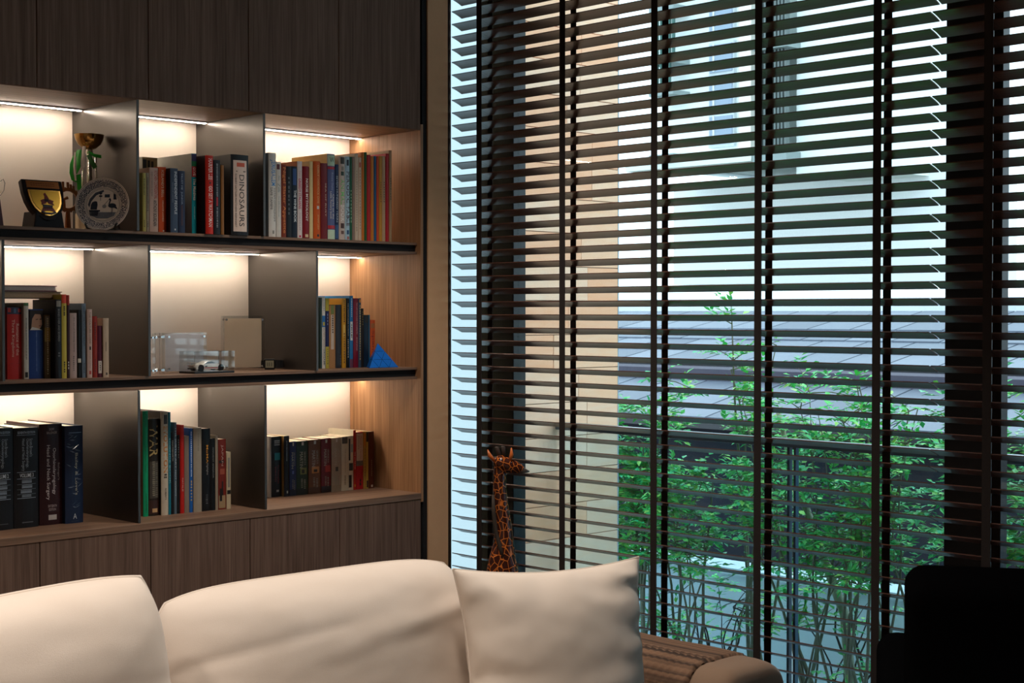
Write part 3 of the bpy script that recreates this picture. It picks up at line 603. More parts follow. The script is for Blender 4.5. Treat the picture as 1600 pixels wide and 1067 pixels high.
face_poly([(.66, .765), (.82, .77), (.8, .752), (.68, .752)], '#8a4a40', .0003); face_poly([(.05, .70), (.9, .70), (.6, .725), (.2, .745)], '#c9c4bc', .0003)

# twisty pyramid puzzle
pz = on_z(577, 574.5, Z2T); Yp = YF+.055
pl, pr, ap = on_y(577.5, 574, Yp), on_y(623, 573, Yp), on_y(601, 536, Yp+.02)
pt = thing('pyramid_puzzle', 'bright blue twisty pyramid puzzle at the end of the middle shelf', 'puzzle', ((pl.x+pr.x)/2, Yp, Z2T))
wid = pr.x-pl.x; A = Vector((-wid/2, 0, .0005)); Bv = Vector((wid/2, 0, .0005)); Dv = Vector((0, wid*.80, .0005)); Tp = Vector((0, wid*.27, ap.z-Z2T))
BLU = pm('#1b74d8', .3, var=.04)
core = MB(); k = .004
cen = (A+Bv+Dv+Tp)/4
core.add([cen+(v-cen)*.965 for v in (A, Bv, Dv, Tp)], [(0, 1, 3), (1, 2, 3), (2, 0, 3), (0, 2, 1)]); core.build('core', pm('#0d1a30', .5), pt)
faces = [(A, Bv, Tp), (Bv, Dv, Tp), (Dv, A, Tp)]
for f3 in faces:
    P, Q, T3 = f3; nrm = (Q-P).cross(T3-P).normalized()
    def pt2(a, b): return P + (Q-P)*a + (T3-P)*b
    tris = []
    for i in range(3):
        for j in range(3-i):
            tris.append((pt2(i/3, j/3), pt2((i+1)/3, j/3), pt2(i/3, (j+1)/3)))
            if i+j < 2: tris.append((pt2((i+1)/3, j/3), pt2((i+1)/3, (j+1)/3), pt2(i/3, (j+1)/3)))
    for tr in tris:
        c = sum(tr, Vector())/3; tt = [c+(v-c)*.94 for v in tr]
        MB().add([v-nrm*.003 for v in tt]+[v for v in tt], [(0, 2, 1), (3, 4, 5), (0, 1, 4, 3), (1, 2, 5, 4), (2, 0, 3, 5)]).build('tile', BLU, pt)

# wristwatch lying on its side
wp = on_z(421, 577.5, Z2T)
wt = thing('wristwatch', 'black digital wristwatch curled on the middle shelf', 'watch', (wp.x, wp.y, Z2T), math.radians(-32)); wt.scale = (1.3, 1.3, 1.3)
m = MB(); pts = []; RW = .026
band = MB()
for i in range(25):
    a = math.radians(-150 + 300*i/24); pts.append((math.sin(a)*RW*1.25, RW*.9 - math.cos(a)*RW*.9))
for i in range(24):
    (xa_, ya_), (xb_, yb_) = pts[i], pts[i+1]
    hw = .009
    z0, z1 = .0135-hw, .0135+hw
    nx, ny = (yb_-ya_), -(xb_-xa_); l = math.hypot(nx, ny); nx, ny = nx/l*.0022, ny/l*.0022
    band.add([(xa_, ya_, z0), (xb_, yb_, z0), (xb_, yb_, z1), (xa_, ya_, z1), (xa_+nx, ya_+ny, z0), (xb_+nx, yb_+ny, z0), (xb_+nx, yb_+ny, z1), (xa_+nx, ya_+ny, z1)],
             [(0, 1, 2, 3), (7, 6, 5, 4), (0, 4, 5, 1), (3, 2, 6, 7), (0, 3, 7, 4), (1, 5, 6, 2)])
band.build('strap', pm('#101012', .6), wt)
MB().prism([(-.012, .005), (-.016, .009), (-.016, .018), (-.012, .0265), (.012, .0265), (.016, .018), (.016, .009), (.012, .0005), (-.012, .0005)], -.009, .002, 'y').build('case', pm('#0e0e10', .35), wt, bevel=.0012)
MB().box((-.010, -.0098, .005), (.010, -.0088, .0225)).build('display', pm('#8f8a74', .15, var=.05), wt)
MB().box((-.006, -.0102, .009), (-.0045, -.0099, .018)).box((-.0015, -.0102, .009), (0, -.0099, .018)).box((.004, -.0102, .009), (.0055, -.0099, .018)).build('digits', pm('#3a3a30', .4), wt)

# acrylic photo stands
def acrylic(label, px0, px1, yt, Y, dpt=.022, inner=None, yaw=0, fr=.006):
    a = on_y(px0, yt, Y); b = on_y(px1, yt, Y); w = b.x-a.x; h = a.z-Z2T
    t = thing('acrylic_frame', label, 'photo frame', ((a.x+b.x)/2, Y, Z2T), yaw, 'clear acrylic frames on the middle shelf')
    MB().box((-w/2, 0, .0005), (w/2, .005, h)).build('front_sheet', ACRYL, t)
    MB().box((-w/2, dpt-.005, .0005), (w/2, dpt, h)).build('back_sheet', ACRYL, t)
    if inner:
        MB().add([(-w/2+fr, dpt/2, fr), (w/2-fr, dpt/2, fr), (w/2-fr, dpt/2, h-fr), (-w/2+fr, dpt/2, h-fr)], [(0, 1, 2, 3)]).build('print', inner, t)
    for sx in (-1, 1):
        for zz in (.012, h-.012):
            T = Matrix.Translation((sx*(w/2-.010), -.003, zz)) @ Matrix.Rotation(-math.pi/2, 4, 'X')
            MB().lathe([(0, 0), (.0035, 0), (.0035, .002), (.002, .003), (.002, dpt+.005), (.0035, dpt+.006), (0, dpt+.006)], 12, T=T).build('screw', pm((.8, .8, .8), .2, 1), t, smooth=True, ang=.6)
    return t
acrylic('clear acrylic frame with a blank beige sheet, tallest on the middle shelf', 352.5, 410.5, 493.5, YF+.20, inner=translucent('blank_sheet', '#f0dcc4'), fr=.008, yaw=math.radians(-13))
acrylic('clear acrylic frame showing a pale blue-grey print behind the model car', 259, 323, 520, YF+.17, inner=translucent('pale_print', '#e2e4ee'), fr=.004)
acrylic('narrow clear acrylic frame seen edge-on nearest the metal divider', 239, 243, 521, YF+.09, dpt=.03)
acrylic('slim clear acrylic block standing between the other two clear frames', 250, 257, 520, YF+.11, dpt=.03)

# display case with a model sports car
ca, cb = on_z(297, 584.5, Z2T), on_z(367, 579, Z2T)
Yc = YF+.055; c0, c1 = on_y(304, 580, Yc).x, on_y(366.5, 580, Yc).x; ch = on_y(335, 549.5, Yc).z - Z2T
ct_ = thing('display_case', 'clear acrylic box with black base around the white model car', 'display case', ((c0+c1)/2, Yc, Z2T)); w = c1-c0; dp = .085
MB().box((-w/2, 0, 0), (w/2, dp, .006)).build('base', pm('#141414', .3), ct_, bevel=.001)
MB().box((-w/2+.001, .001, .0062), (w/2-.001, .0028, ch)).build('side', ACRYL, ct_); MB().box((-w/2+.001, dp-.0028, .0062), (w/2-.001, dp-.001, ch)).build('side', ACRYL, ct_)
MB().box((-w/2+.001, .003, .0062), (-w/2+.0028, dp-.003, ch)).build('side', ACRYL, ct_); MB().box((w/2-.0028, .003, .0062), (w/2-.001, dp-.003, ch)).build('side', ACRYL, ct_)
MB().box((-w/2+.001, .001, ch+.0002), (w/2-.001, dp-.001, ch+.002)).build('lid', ACRYL, ct_)
EDG = pm((.9, .86, .8), .2, var=.02)
eg = MB()
for sx in (-1, 1):
    for yy in (.0006, dp-.0006): eg.cbox((sx*(w/2-.0008), yy, ch/2+.003), (.0011, .0011, ch-.006))
    eg.cbox((sx*(w/2-.0008), dp/2, ch), (.001, dp, .001))
for yy in (.0006, dp-.0006): eg.cbox((0, yy, ch), (w, .001, .001))
eg.build('edge_highlight', glass('acryl_edge', (.97, .95, .93), 2.6), ct_)
cl = on_y(352, 570, Yc+.03).x - on_y(302, 570, Yc+.03).x
car = thing('model_car', 'white model sports car with red side stripe and rear wing', 'model car', ((c0+c1)/2, Yc+.0425, Z2T+.0065))
Ls = cl; H = Ls*.27; Wd = Ls*.40
prof = [(-.5, .22), (-.49, .42), (-.44, .56), (-.33, .66), (-.22, .82), (-.1, .98), (.02, 1.0), (.12, .93), (.22, .72), (.32, .64), (.42, .52), (.48, .38), (.5, .24), (.49, .14), (-.49, .14)]
def carsec(y):
    k = abs(y); s = 1-.10*k**3
    return [(x*Ls*s, (z*(1-.18*k**2) if z > .6 else z)*H) for x, z in prof]
m = MB(); secs = [-1, -.85, -.5, 0, .5, .85, 1]; vs = []
for y in secs:
    for (x, z) in carsec(y):
        hi = max(0, z/H-.62)/.4
        vs.append((x, y*Wd/2*(1-.25*hi), z+H*.05))
n = len(prof); fs = [(i*n+j, i*n+(j+1) % n, (i+1)*n+(j+1) % n, (i+1)*n+j) for i in range(len(secs)-1) for j in range(n)] + [tuple(range(n)), tuple(reversed(range((len(secs)-1)*n, len(secs)*n)))]
m.add(vs, fs).build('body', pm('#e9e4da', .18, var=.02), car, smooth=True, ang=.7)
for sx in (-.31, .31):
    for sy in (-1, 1):
        T = Matrix.Translation((sx*Ls, sy*Wd*.455, H*.33)) @ Matrix.Rotation(math.pi/2*sy, 4, 'X')
        wh = MB().lathe([(0, -.0035), (H*.33, -.0035), (H*.33, .0030), (H*.24, .0036), (H*.21, .0026), (0, .0030)], 20, T=T).build('wheel', pm('#141416', .5), car, smooth=True, ang=.5)
ys = -Wd/2-.0004
def cquad(name, pts, col, rough=.3):
    for s in (1, -1):
        MB().add([(x*Ls, s*(ys if z < .62 else ys*(1-.25*max(0, z-.66)/.4)*1.0 - .0002), z*H) for x, z in pts], [tuple(range(len(pts)))]).build(name, pm(col, rough), car)
cquad('stripe', [(-.2, .36), (.22, .36), (.22, .28), (-.2, .28)], '#b3202a')
cquad('side_window', [(-.2, .74), (-.08, .94), (.04, .95), (.16, .76)], '#14161a', .1)
cquad('air_intake', [(-.2, .5), (-.12, .54), (-.12, .42), (-.18, .42)], '#1a1a1a')
MB().box((-.5*Ls, -Wd*.42, H*.83), (-.40*Ls, Wd*.42, H*.87)).box((-.46*Ls, -Wd*.3, H*.5), (-.44*Ls, -Wd*.27, H*.84)).box((-.46*Ls, Wd*.27, H*.5), (-.44*Ls, Wd*.3, H*.84)).build('rear_wing', pm('#e4dfd6', .25), car)
MB().box((-.505*Ls, -Wd*.36, H*.5), (-.488*Ls, Wd*.36, H*.54)).build('tail_light', pm('#a31c1c', .3), car)
MB().box((-.5*Ls, -Wd*.4, H*.18), (-.478*Ls, Wd*.4, H*.3)).build('rear_bumper', pm('#18181a', .4), car)
pc = on_z(333, 582, Z2T+.0065)
plq = MB().box((-.03, -.004, 0), (.03, .004, .0008), T=Matrix.Translation((0, 0, 0))).build('name_plate', pm('#d9cfc4', .4), ct_); plq.location = (.005, .012, .0063)

# ------------------------------------------------------------------ trophies and plate, top shelf
# decorated plate facing the room
pc = on_y(161, 320, YF+.045); PR = .0755
to_cam = Vector((-FWD.x, -FWD.y, 0)).normalized(); yawc = math.atan2(to_cam.y, to_cam.x)+math.pi/2
pr_ = thing('plate', 'round blue-grey and white decorated plate with a wading bird scene', 'plate', (pc.x, pc.y, Z1T), yawc)
cz = pc.z - Z1T; TL = math.radians(-10)
Tpl = Matrix.Translation((0, 0, cz)) @ Matrix.Rotation(math.pi/2 + TL, 4, 'X')
m, nt, b = nmat('delft_rim'); Lk = nt.links.new
tc = nt.nodes.new('ShaderNodeTexCoord'); vo = nt.nodes.new('ShaderNodeTexVoronoi'); vo.inputs['Scale'].default_value = 240; vo.feature = 'DISTANCE_TO_EDGE'
cr = nt.nodes.new('ShaderNodeValToRGB'); cr.color_ramp.elements[0].position = .03; cr.color_ramp.elements[1].position = .10; cr.color_ramp.elements[0].color = lin('#efe8e2'); cr.color_ramp.elements[1].color = lin('#3a4254')
Lk(tc.outputs['Object'], vo.inputs['Vector']); Lk(vo.outputs['Distance'], cr.inputs[0]); Lk(cr.outputs[0], b.inputs['Base Color']); b.inputs['Roughness'].default_value = .15
PWH = pm('#eae3da', .15, var=.03); PBL = pm('#2c3848', .2, var=.25, scale=160)
def ring(name, r0, r1, mat, z0=0.0, zf=lambda r: 0.0):
    mm = MB(); mm.lathe([(r0, zf(r0)+z0), (r1, zf(r1)+z0), (r1, zf(r1)+z0-.0005), (r0, zf(r0)+z0-.0005)] if r0 > 0 else [(0, z0), (r1, z0)], 56, T=Tpl)
    return mm.build(name, mat, pr_, smooth=True, ang=.5)
zf = lambda r: .010*max(0, (r/PR-.62)/.38)**1.3
MB().lathe([(0, 0), (PR*.62, 0), (PR*.8, zf(PR*.8)), (PR, zf(PR)), (PR, zf(PR)-.0022), (PR*.6, -.004), (PR*.45, -.006), (0, -.004)], 64, T=Tpl).build('dish', PWH, pr_, smooth=True, ang=.8)
for (a, c) in ((.68, .93),):
    mm = MB(); ns = 6; pf = [(PR*(a+(c-a)*i/ns), zf(PR*(a+(c-a)*i/ns))+.0004) for i in range(ns+1)]
    mm.lathe(pf, 64, T=Tpl); mm.f = [f for f in mm.f if len(f) == 4]; mm.m = mm.m[:len(mm.f)]
    mm.build('rim_pattern', m, pr_, smooth=True)
for rr in (.60, .64, .955):
    mm = MB(); mm.lathe([(PR*rr, zf(PR*rr)+.0006), (PR*(rr+.012), zf(PR*(rr+.012))+.0006)], 64, T=Tpl); mm.f = [f for f in mm.f if len(f) == 4]; mm.m = mm.m[:len(mm.f)]; mm.build('rim_line', PBL, pr_)
def draw(name, pts, mat=PBL, z=.0006):
    MB().add([Tpl @ Vector((x*PR, y*PR, z)) for x, y in pts], [tuple(range(len(pts)))]).build(name, mat, pr_)
circ = lambda cx, cy, r, r2=None, n=14: [(cx+r*math.cos(2*math.pi*k/n), cy+(r2 or r)*math.sin(2*math.pi*k/n)) for k in range(n)]
draw('painted_floor', [(-.5, -.28), (.5, -.28), (.42, -.42), (.2, -.52), (-.2, -.52), (-.42, -.42)], pm('#6d7480', .2, var=.3, scale=120))
draw('painted_table', [(-.52, -.2), (-.1, -.2), (-.1, -.26), (-.16, -.27), (-.18, -.42), (-.46, -.42)])
draw('painted_vault', [(-.56, .0), (-.5, .22), (-.3, .46), (0, .57), (.02, .5), (-.26, .36), (-.44, .12), (-.5, -.1)], pm('#4a5564', .2, var=.3, scale=120))
draw('painted_cat', [(-.46, -.18), (-.45, 0), (-.4, .1), (-.3, .14), (-.22, .12), (-.2, .0), (-.22, -.18)])
draw('painted_clock', circ(-.1, .45, .06)); draw('painted_clock', [(-.11, .4), (-.09, .4), (-.09, .16), (-.11, .16)]); draw('painted_clock', [(-.16, .3), (-.04, .3), (-.04, .36), (-.16, .36)])
draw('painted_shelf', [(.05, .28), (.24, .28), (.24, .4), (.05, .4)]); draw('painted_window', [(.38, .2), (.5, .2), (.46, .38), (.38, .44)])
draw('painted_bird', circ(.34, -.03, .15, .09)); draw('painted_bird', [(.44, .02), (.56, -.18), (.38, -.1)])
draw('painted_bird', [(.2, .02), (.24, .02), (.3, .18), (.26, .26), (.2, .22), (.24, .17)]); draw('painted_bird', [(.22, .2), (.24, .24), (.04, .0), (.06, 0)])
draw('painted_bird', [(.31, -.1), (.33, -.1), (.33, -.38), (.31, -.38)]); draw('painted_bird', [(.36, -.1), (.38, -.1), (.36, -.3), (.34, -.3)]); draw('painted_bundle', circ(.05, -.06, .08, .07), pm('#8d8f92', .3))
sd = thing('plate_stand', 'small black easel holding the decorated plate', 'stand', (pc.x, pc.y, Z1T), yawc)
for sx in (-1, 1):
    MB().tube([(sx*.034, .045, .003), (sx*.036, .004, .003), (sx*.038, -.022, .004), (sx*.042, -.026, .014), (sx*.044, -.020, .018)], .0032, 8).build('foot', pm('#0d0c0c', .4), sd, smooth=True)
    MB().tube([(sx*.034, .045, .003), (sx*.03, .040, .03), (sx*.026, .034, .085)], .003, 8).build('upright', pm('#0d0c0c', .4), sd, smooth=True)
MB().tube([(-.034, .045, .004), (.034, .045, .004)], .0025, 8).build('crossbar', pm('#0d0c0c', .4), sd)

# cup with green and white ribbons
GOLD = pm('#b08a4e', .16, .95, var=.1, scale=20); tcx = on_y(139.5, 240, YF+.185)
cup = thing('trophy_cup', 'gold bowl trophy with green and white ribbons behind the plate', 'trophy', (tcx.x, tcx.y, Z1T))
zt = on_y(139.5, 210.5, tcx.y).z - Z1T; rb = (on_y(162, 215, tcx.y).x-on_y(117, 215, tcx.y).x)/2*.92; hb = rb*1.02
z0 = zt-hb
MB().lathe([(0, z0), (.010, z0), (rb*.45, z0+hb*.08), (rb*.75, z0+hb*.33), (rb*.93, z0+hb*.66), (rb, z0+hb), (rb*1.0, zt), (rb*.96, zt), (rb*.88, z0+hb*.66), (rb*.7, z0+hb*.38), (0, z0+.01)], 40).build('bowl', GOLD, cup, smooth=True, ang=.9)
MB().lathe([(0, .06), (.018, .06), (.018, .075), (.009, .085), (.007, z0-.02), (.011, z0-.008), (.009, z0+.001), (0, z0+.001)], 24).build('stem', pm('#c9c4bc', .2, .9), cup, smooth=True, ang=.6)
for k in range(3): 
    a = k*2.094; MB().tube([(math.cos(a)*.024, math.sin(a)*.024, .06), (math.cos(a)*.020, math.sin(a)*.020, z0-.012)], .003, 8).build('column', pm('#d9d4cc', .15, .9), cup, smooth=True)
MB().lathe([(0, .055), (.030, .055), (.030, .061), (0, .061)], 24).build('collar', pm('#a32420', .3), cup)
MB().box((-.03, -.03, 0), (.03, .03, .055)).build('base', pm('#c9b796', .4), cup, bevel=.002)
def ribbon(pts, wdt, col, side):
    mm = MB(); vs = []; sv = Vector(side).normalized()*wdt/2
    N = len(pts)
    for p in pts: vs += [Vector(p)-sv, Vector(p)+sv]
    nv = sv.cross(Vector((0, 0, 1))).normalized()*.0007
    if nv.length < 1e-6: nv = Vector((0, -.0007, 0))
    n2 = len(vs); vs += [v+nv for v in vs]
    fs = []
    for i in range(N-1): fs += [(2*i, 2*i+1, 2*i+3, 2*i+2), (n2+2*i+2, n2+2*i+3, n2+2*i+1, n2+2*i)]
    fs += [(0, 2, n2+2, n2)] 
    mm.add(vs, fs).build('ribbon', pm(col, .45, var=.12, scale=40), cup, smooth=True)
rg = RGT; fv = FWD
def rp(a, z, dpt=-.03): v = rg*a + fv*dpt; return (v.x, v.y, z)
GR = '#1c9c28'; WR = '#cfc8be'
pxm = .00177
def rz(y): return on_y(139.5, y, tcx.y).z - Z1T
ribbon([rp(-.022, rz(237)), rp(-.034, rz(246)), rp(-.041, rz(258), -.034), rp(-.042, rz(272), -.036), rp(-.037, rz(283), -.034), rp(-.026, rz(286), -.032)], .010, GR, rg)
ribbon([rp(-.018, rz(236), -.036), rp(-.020, rz(255), -.04), rp(-.020, rz(275), -.04), rp(-.019, rz(298), -.034)], .012, GR, rg)
ribbon([rp(-.003, rz(231), -.042), rp(-.004, rz(245), -.044), rp(-.006, rz(262), -.045), rp(-.018, rz(274), -.044), rp(-.028, rz(275), -.042)], .009, WR, rg)
ribbon([rp(-.03, rz(240), -.038), rp(-.032, rz(262), -.04), rp(-.028, rz(284), -.04)], .005, WR, rg)
ribbon([rp(.006, rz(243), -.03), rp(.016, rz(255), -.032), rp(.026, rz(264), -.03)], .013, '#12601c', rg+Vector((0, 0, .6)))
ribbon([rp(.004, rz(239), -.02), rp(.02, rz(244), -.024), rp(.04, rz(246), -.02)], .009, GR, (0, 0, 1))
# bronze gear-shaped trophy behind the plaque
gx = on_y(106, 330, YF+.20); BRZ = pm('#7d4a26', .3, .8, var=.2, scale=60)
gt = thing('gear_trophy', 'small bronze wheel-shaped trophy between the shield plaque and the plate', 'trophy', (gx.x, gx.y, Z1T), yawc+.6)
gz = on_y(106, 312, gx.y).z-Z1T; GRr = .034
m = MB(); poly = []
for k in range(72):
    a = 2*math.pi*k/72; r = GRr*(1.0 if k % 3 else 1.1); poly.append((r*math.cos(a), r*math.sin(a)))
inn = [(.72*GRr*math.cos(2*math.pi*k/72), .72*GRr*math.sin(2*math.pi*k/72)) for k in range(72)]
vs = [(x, y, gz+z) for (x, z) in poly for y in (-.005,)] + [(x, .005, gz+z) for x, z in poly] + [(x, -.005, gz+z) for x, z in inn] + [(x, .005, gz+z) for x, z in inn]
fs = []
for k in range(72):
    j = (k+1) % 72; fs += [(k, j, 144+j, 144+k), (72+j, 72+k, 216+k, 216+j), (j, k, 72+k, 72+j), (144+k, 144+j, 216+j, 216+k)]
m.add(vs, fs).build('wheel', BRZ, gt)
MB().lathe([(0, 0), (.02, 0), (.02, .006), (.009, .012), (.006, gz-GRr*1.0), (0, gz-GRr)], 20).build('base', BRZ, gt, smooth=True, ang=.6)
MB().tube([(-.01, 0, gz-GRr), (-.012, 0, gz), (0, 0, gz+.006)], .005, 8).build('figure', BRZ, gt, smooth=True)
for dx, hh_ in ((-.014, .017), (0, .016), (.008, .010), (.016, .006)): MB().box((dx-.003, -.003, gz+GRr*.9), (dx+.003, .003, gz+GRr+hh_)).build('spike', BRZ, gt)
# shield plaque
sx0, sx1 = on_y(33, 300, YF+.06).x, on_y(107, 300, YF+.06).x
sw = (sx1-sx0)*.86; shh = on_y(60, 280, YF+.08).z - Z1T
sh = thing('shield_plaque', 'black wooden plaque with a gold crested shield and copper plate', 'plaque', ((sx0+sx1)/2+.006, YF+.075, Z1T))
BLW = pm('#191314', .5, var=.15, spec=.2)
Ts = Matrix.Translation((0, -.028, .020)) @ Matrix.Rotation(math.radians(-22), 4, 'X')
hP = (shh-.020)/math.cos(math.radians(22))
def shp(k, zt_, zb3, n=8):
    right = [(.5, 1.0), (.5, .72), (.47, .5), (.40, .3), (.28, .14), (.12, .03), (0, 0)]
    pts = [(x*sw*k, zb3+(zt_-zb3)*z) for x, z in right] + [(-x*sw*k, zb3+(zt_-zb3)*z) for x, z in reversed(right[:-1])]
    return pts
MB().prism(shp(1, hP, 0), 0, .020, 'y', T=Ts).build('board', BLW, sh, bevel=.003)
MB().prism(shp(.80, hP*.74, hP*.10), -.004, -.0005, 'y', T=Ts).build('shield', pm('#c09a52', .22, .9, var=.1, scale=15), sh, bevel=.0015)
MB().prism(shp(.70, hP*.715, hP*.16), -.0052, -.0042, 'y', T=Ts).build('shield_field', pm('#b9953a', .3, .8, var=.12, scale=12), sh)
MB().prism([(-.40*sw, hP*.79), (.40*sw, hP*.79), (.40*sw, hP*.955), (-.40*sw, hP*.955)], -.0022, -.0005, 'y', T=Ts).build('name_plate', pm('#9a6236', .35, .7), sh)
tk = MB()
for rr in range(2):
    for k in range(10): tk.prism([((-.3+.06*k)*sw, hP*(.89-.05*rr)), ((-.255+.06*k)*sw, hP*(.89-.05*rr)), ((-.255+.06*k)*sw, hP*(.905-.05*rr)), ((-.3+.06*k)*sw, hP*(.905-.05*rr))], -.0026, -.0022, 'y', T=Ts)
tk.build('engraving', pm('#6a3c20', .4, .5), sh)
RED = pm('#7d241e', .4); DK = pm('#1d2030', .4)
def crest(pts, mat, nm='crest'): MB().prism([(x*sw, z*hP) for x, z in pts], -.0062, -.0053, 'y', T=Ts).build(nm, mat, sh)
crest([(-.05, .50), (.07, .50), (.04, .58), (0, .66), (-.05, .63), (-.03, .57)], RED); crest([(-.15, .36), (-.02, .40), (.02, .48), (-.08, .50), (-.15, .47), (-.13, .42)], RED); crest([(.03, .40), (.17, .36), (.14, .42), (.18, .46), (.08, .5), (.0, .46)], RED)
crest([(-.06, .44), (.06, .44), (.05, .5), (-.05, .5)], DK); crest([(-.11, .27), (.11, .27), (.13, .36), (-.12, .37)], DK); crest([(-.18, .19), (-.05, .22), (.06, .22), (.18, .19), (.13, .29), (0, .31), (-.13, .29)], RED); crest([(-.17, .185), (-.1, .145), (.08, .14), (.19, .18), (.17, .215), (.06, .175), (-.08, .18), (-.16, .22)], DK)
MB().prism([(-.36*sw, 0), (.40*sw, 0), (.34*sw, .045), (-.30*sw, .045)], -.022, .05, 'y').build('stand', BLW, sh, bevel=.002)
# cup with wire handle, cut by the frame
qx = on_y(-8, 340, YF+.07)
qt = thing('trophy_cup', 'trophy with dark maroon base and thin wire handle at the picture edge', 'trophy', (qx.x-.012, qx.y, Z1T))
MB().lathe([(0, 0), (.035, 0), (.026, on_y(0, 296, qx.y).z-Z1T-.028), (.012, on_y(0, 296, qx.y).z-Z1T-.027), (0, on_y(0, 296, qx.y).z-Z1T-.027)], 4, T=Matrix.Rotation(.785, 4, 'Z')).build('base', pm('#471420', .3), qt)
zq = on_y(0, 296, qx.y).z-Z1T-.027
MB().lathe([(0, zq), (.012, zq), (.006, zq+.01), (.014, zq+.02), (.02, zq+.04), (.023, zq+.055), (.021, zq+.055), (.018, zq+.04), (0, zq+.024)], 28).build('cup', pm('#b9b4a8', .15, .95), qt, smooth=True, ang=.8)
for s in (-1, 1):
    MB().tube([(s*.020, 0, zq+.048), (s*.030, 0, zq+.050), (s*.036, 0, zq+.056), (s*.041, 0, zq+.045), (s*.038, 0, zq+.025), (s*.028, 0, zq+.012), (s*.014, 0, zq+.006)], .0011, 8).build('handle', pm('#b9b4a8', .2, .9), qt, smooth=True)

# pale crease slivers paint the clear wrapping's reflective streaks on the blue-black textbook
wb = [o for o in bpy.data.objects if o.get('label', '').startswith('thick blue-black medical')][0]
sp = [c for c in wb.children if c.name.startswith('spine') and 'panel' not in c.name][0]
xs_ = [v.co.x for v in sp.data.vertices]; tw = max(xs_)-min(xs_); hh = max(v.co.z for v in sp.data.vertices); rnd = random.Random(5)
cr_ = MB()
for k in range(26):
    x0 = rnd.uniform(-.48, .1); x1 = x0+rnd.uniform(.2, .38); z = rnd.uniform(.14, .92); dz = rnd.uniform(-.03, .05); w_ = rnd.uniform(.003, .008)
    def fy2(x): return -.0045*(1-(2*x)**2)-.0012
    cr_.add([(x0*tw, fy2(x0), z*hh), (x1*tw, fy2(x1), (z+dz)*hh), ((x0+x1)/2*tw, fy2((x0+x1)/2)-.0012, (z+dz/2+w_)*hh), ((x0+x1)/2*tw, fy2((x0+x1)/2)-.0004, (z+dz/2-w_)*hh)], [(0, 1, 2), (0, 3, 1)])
cr_.build('wrapping_crease_glints', pm('#6f7f95', .15, var=.2, spec=1.0), wb)['kind'] = 'stuff'
# ================================================================== sofa
def fabric(name, c1, c2, wsc=900, bump=.35, var_sc=6):
    m, nt, b = nmat(name); L = nt.links.new
    tc = nt.nodes.new('ShaderNodeTexCoord'); n = nt.nodes.new('ShaderNodeTexNoise'); n.inputs['Scale'].default_value = var_sc; n.inputs['Detail'].default_value = 5
    L(tc.outputs['Object'], n.inputs['Vector'])
    n2 = nt.nodes.new('ShaderNodeTexNoise'); n2.inputs['Scale'].default_value = wsc; n2.inputs['Detail'].default_value = 2; L(tc.outputs['Object'], n2.inputs['Vector'])
    mx = nt.nodes.new('ShaderNodeMixRGB'); mx.inputs[1].default_value = lin(c1); mx.inputs[2].default_value = lin(c2); L(n.outputs['Fac'], mx.inputs[0]); L(mx.outputs[0], b.inputs['Base Color'])
    bp = nt.nodes.new('ShaderNodeBump'); bp.inputs['Strength'].default_value = bump; bp.inputs['Distance'].default_value = .0012; L(n2.outputs['Fac'], bp.inputs['Height']); L(bp.outputs[0], b.inputs['Normal'])
    b.inputs['Roughness'].default_value = .9; b.inputs['Specular IOR Level'].default_value = .2; b.inputs['Sheen Weight'].default_value = .15
    return m
LINEN = fabric('cream_linen', '#d3c2b1', '#e0d2c4'); COTTON = fabric('cream_cotton', '#d9c9b8', '#e4d6c8', 1400, .2); SOFAF = fabric('brown_boucle', '#7b6350', '#8f7661', 500, .5)
def cushion(w, h, t, pw, pinch, wrinkle, n=60, rnd_=0.):
    """soft two-sided cushion: x width, z height from 0, front at -y"""
    m = MB(); idx = {}
    def pt(i, j, side):
        u = math.sin(math.pi/2*(2*i/n-1)); v = math.sin(math.pi/2*(2*j/n-1))
        prof = max(0, (1-abs(u)**pw))*max(0, (1-abs(v)**pw))
        T = t/2*prof**.5
        x = u*w/2*(1-pinch*(1-v*v)*abs(u)); z = h/2+v*h/2*(1-pinch*(1-u*u)*abs(v))
        y = side*T
        x *= 1-rnd_*abs(v)**5; z = h/2+(z-h/2)*(1-rnd_*abs(u)**5)
        if prof > 0: y += side*wrinkle(u, v, side)*min(1, prof*9)**.5
        return (x, y, z)
    for side in (-1, 1):
        for i in range(n+1):
            for j in range(n+1):
                bd = i in (0, n) or j in (0, n)
                k = (i, j, 0 if bd else side)
                if k not in idx: idx[k] = len(m.v); m.v.append(pt(i, j, side))
        for i in range(n):
            for j in range(n):
                q = []
                for a, b2 in ((i, j), (i+1, j), (i+1, j+1), (i, j+1)):
                    bd = a in (0, n) or b2 in (0, n); q.append(idx[(a, b2, 0 if bd else side)])
                m.f.append(tuple(q)); m.m.append(0)
    rim = [pt(i, 0, 1) for i in range(n)] + [pt(n, j, 1) for j in range(n)] + [pt(n-i, n, 1) for i in range(n)] + [pt(0, n-j, 1) for j in range(n)]
    return m, rim + rim[:1]
nz = lambda x, y, z=0: noise.noise(Vector((x, y, z)))
SEAT = .43
sofa = thing('sofa', 'low taupe sofa with rounded arm in front of the window', 'sofa', (1.8, 2.5, 0))
so = Vector((1.8, 2.5, 0))
def sbox(name, a, b, mat, bev, parent=None): 
    o = MB().box(Vector(a)-so, Vector(b)-so).build(name, mat, parent or sofa, bevel=bev, bseg=5, smooth=True); return o
sbox('base', (.55, 2.12, .10), (2.96, 2.95, .29), SOFAF, .03)
sbox('backrest', (.55, 2.70, .29), (2.72, 2.95, .68), SOFAF, .05)
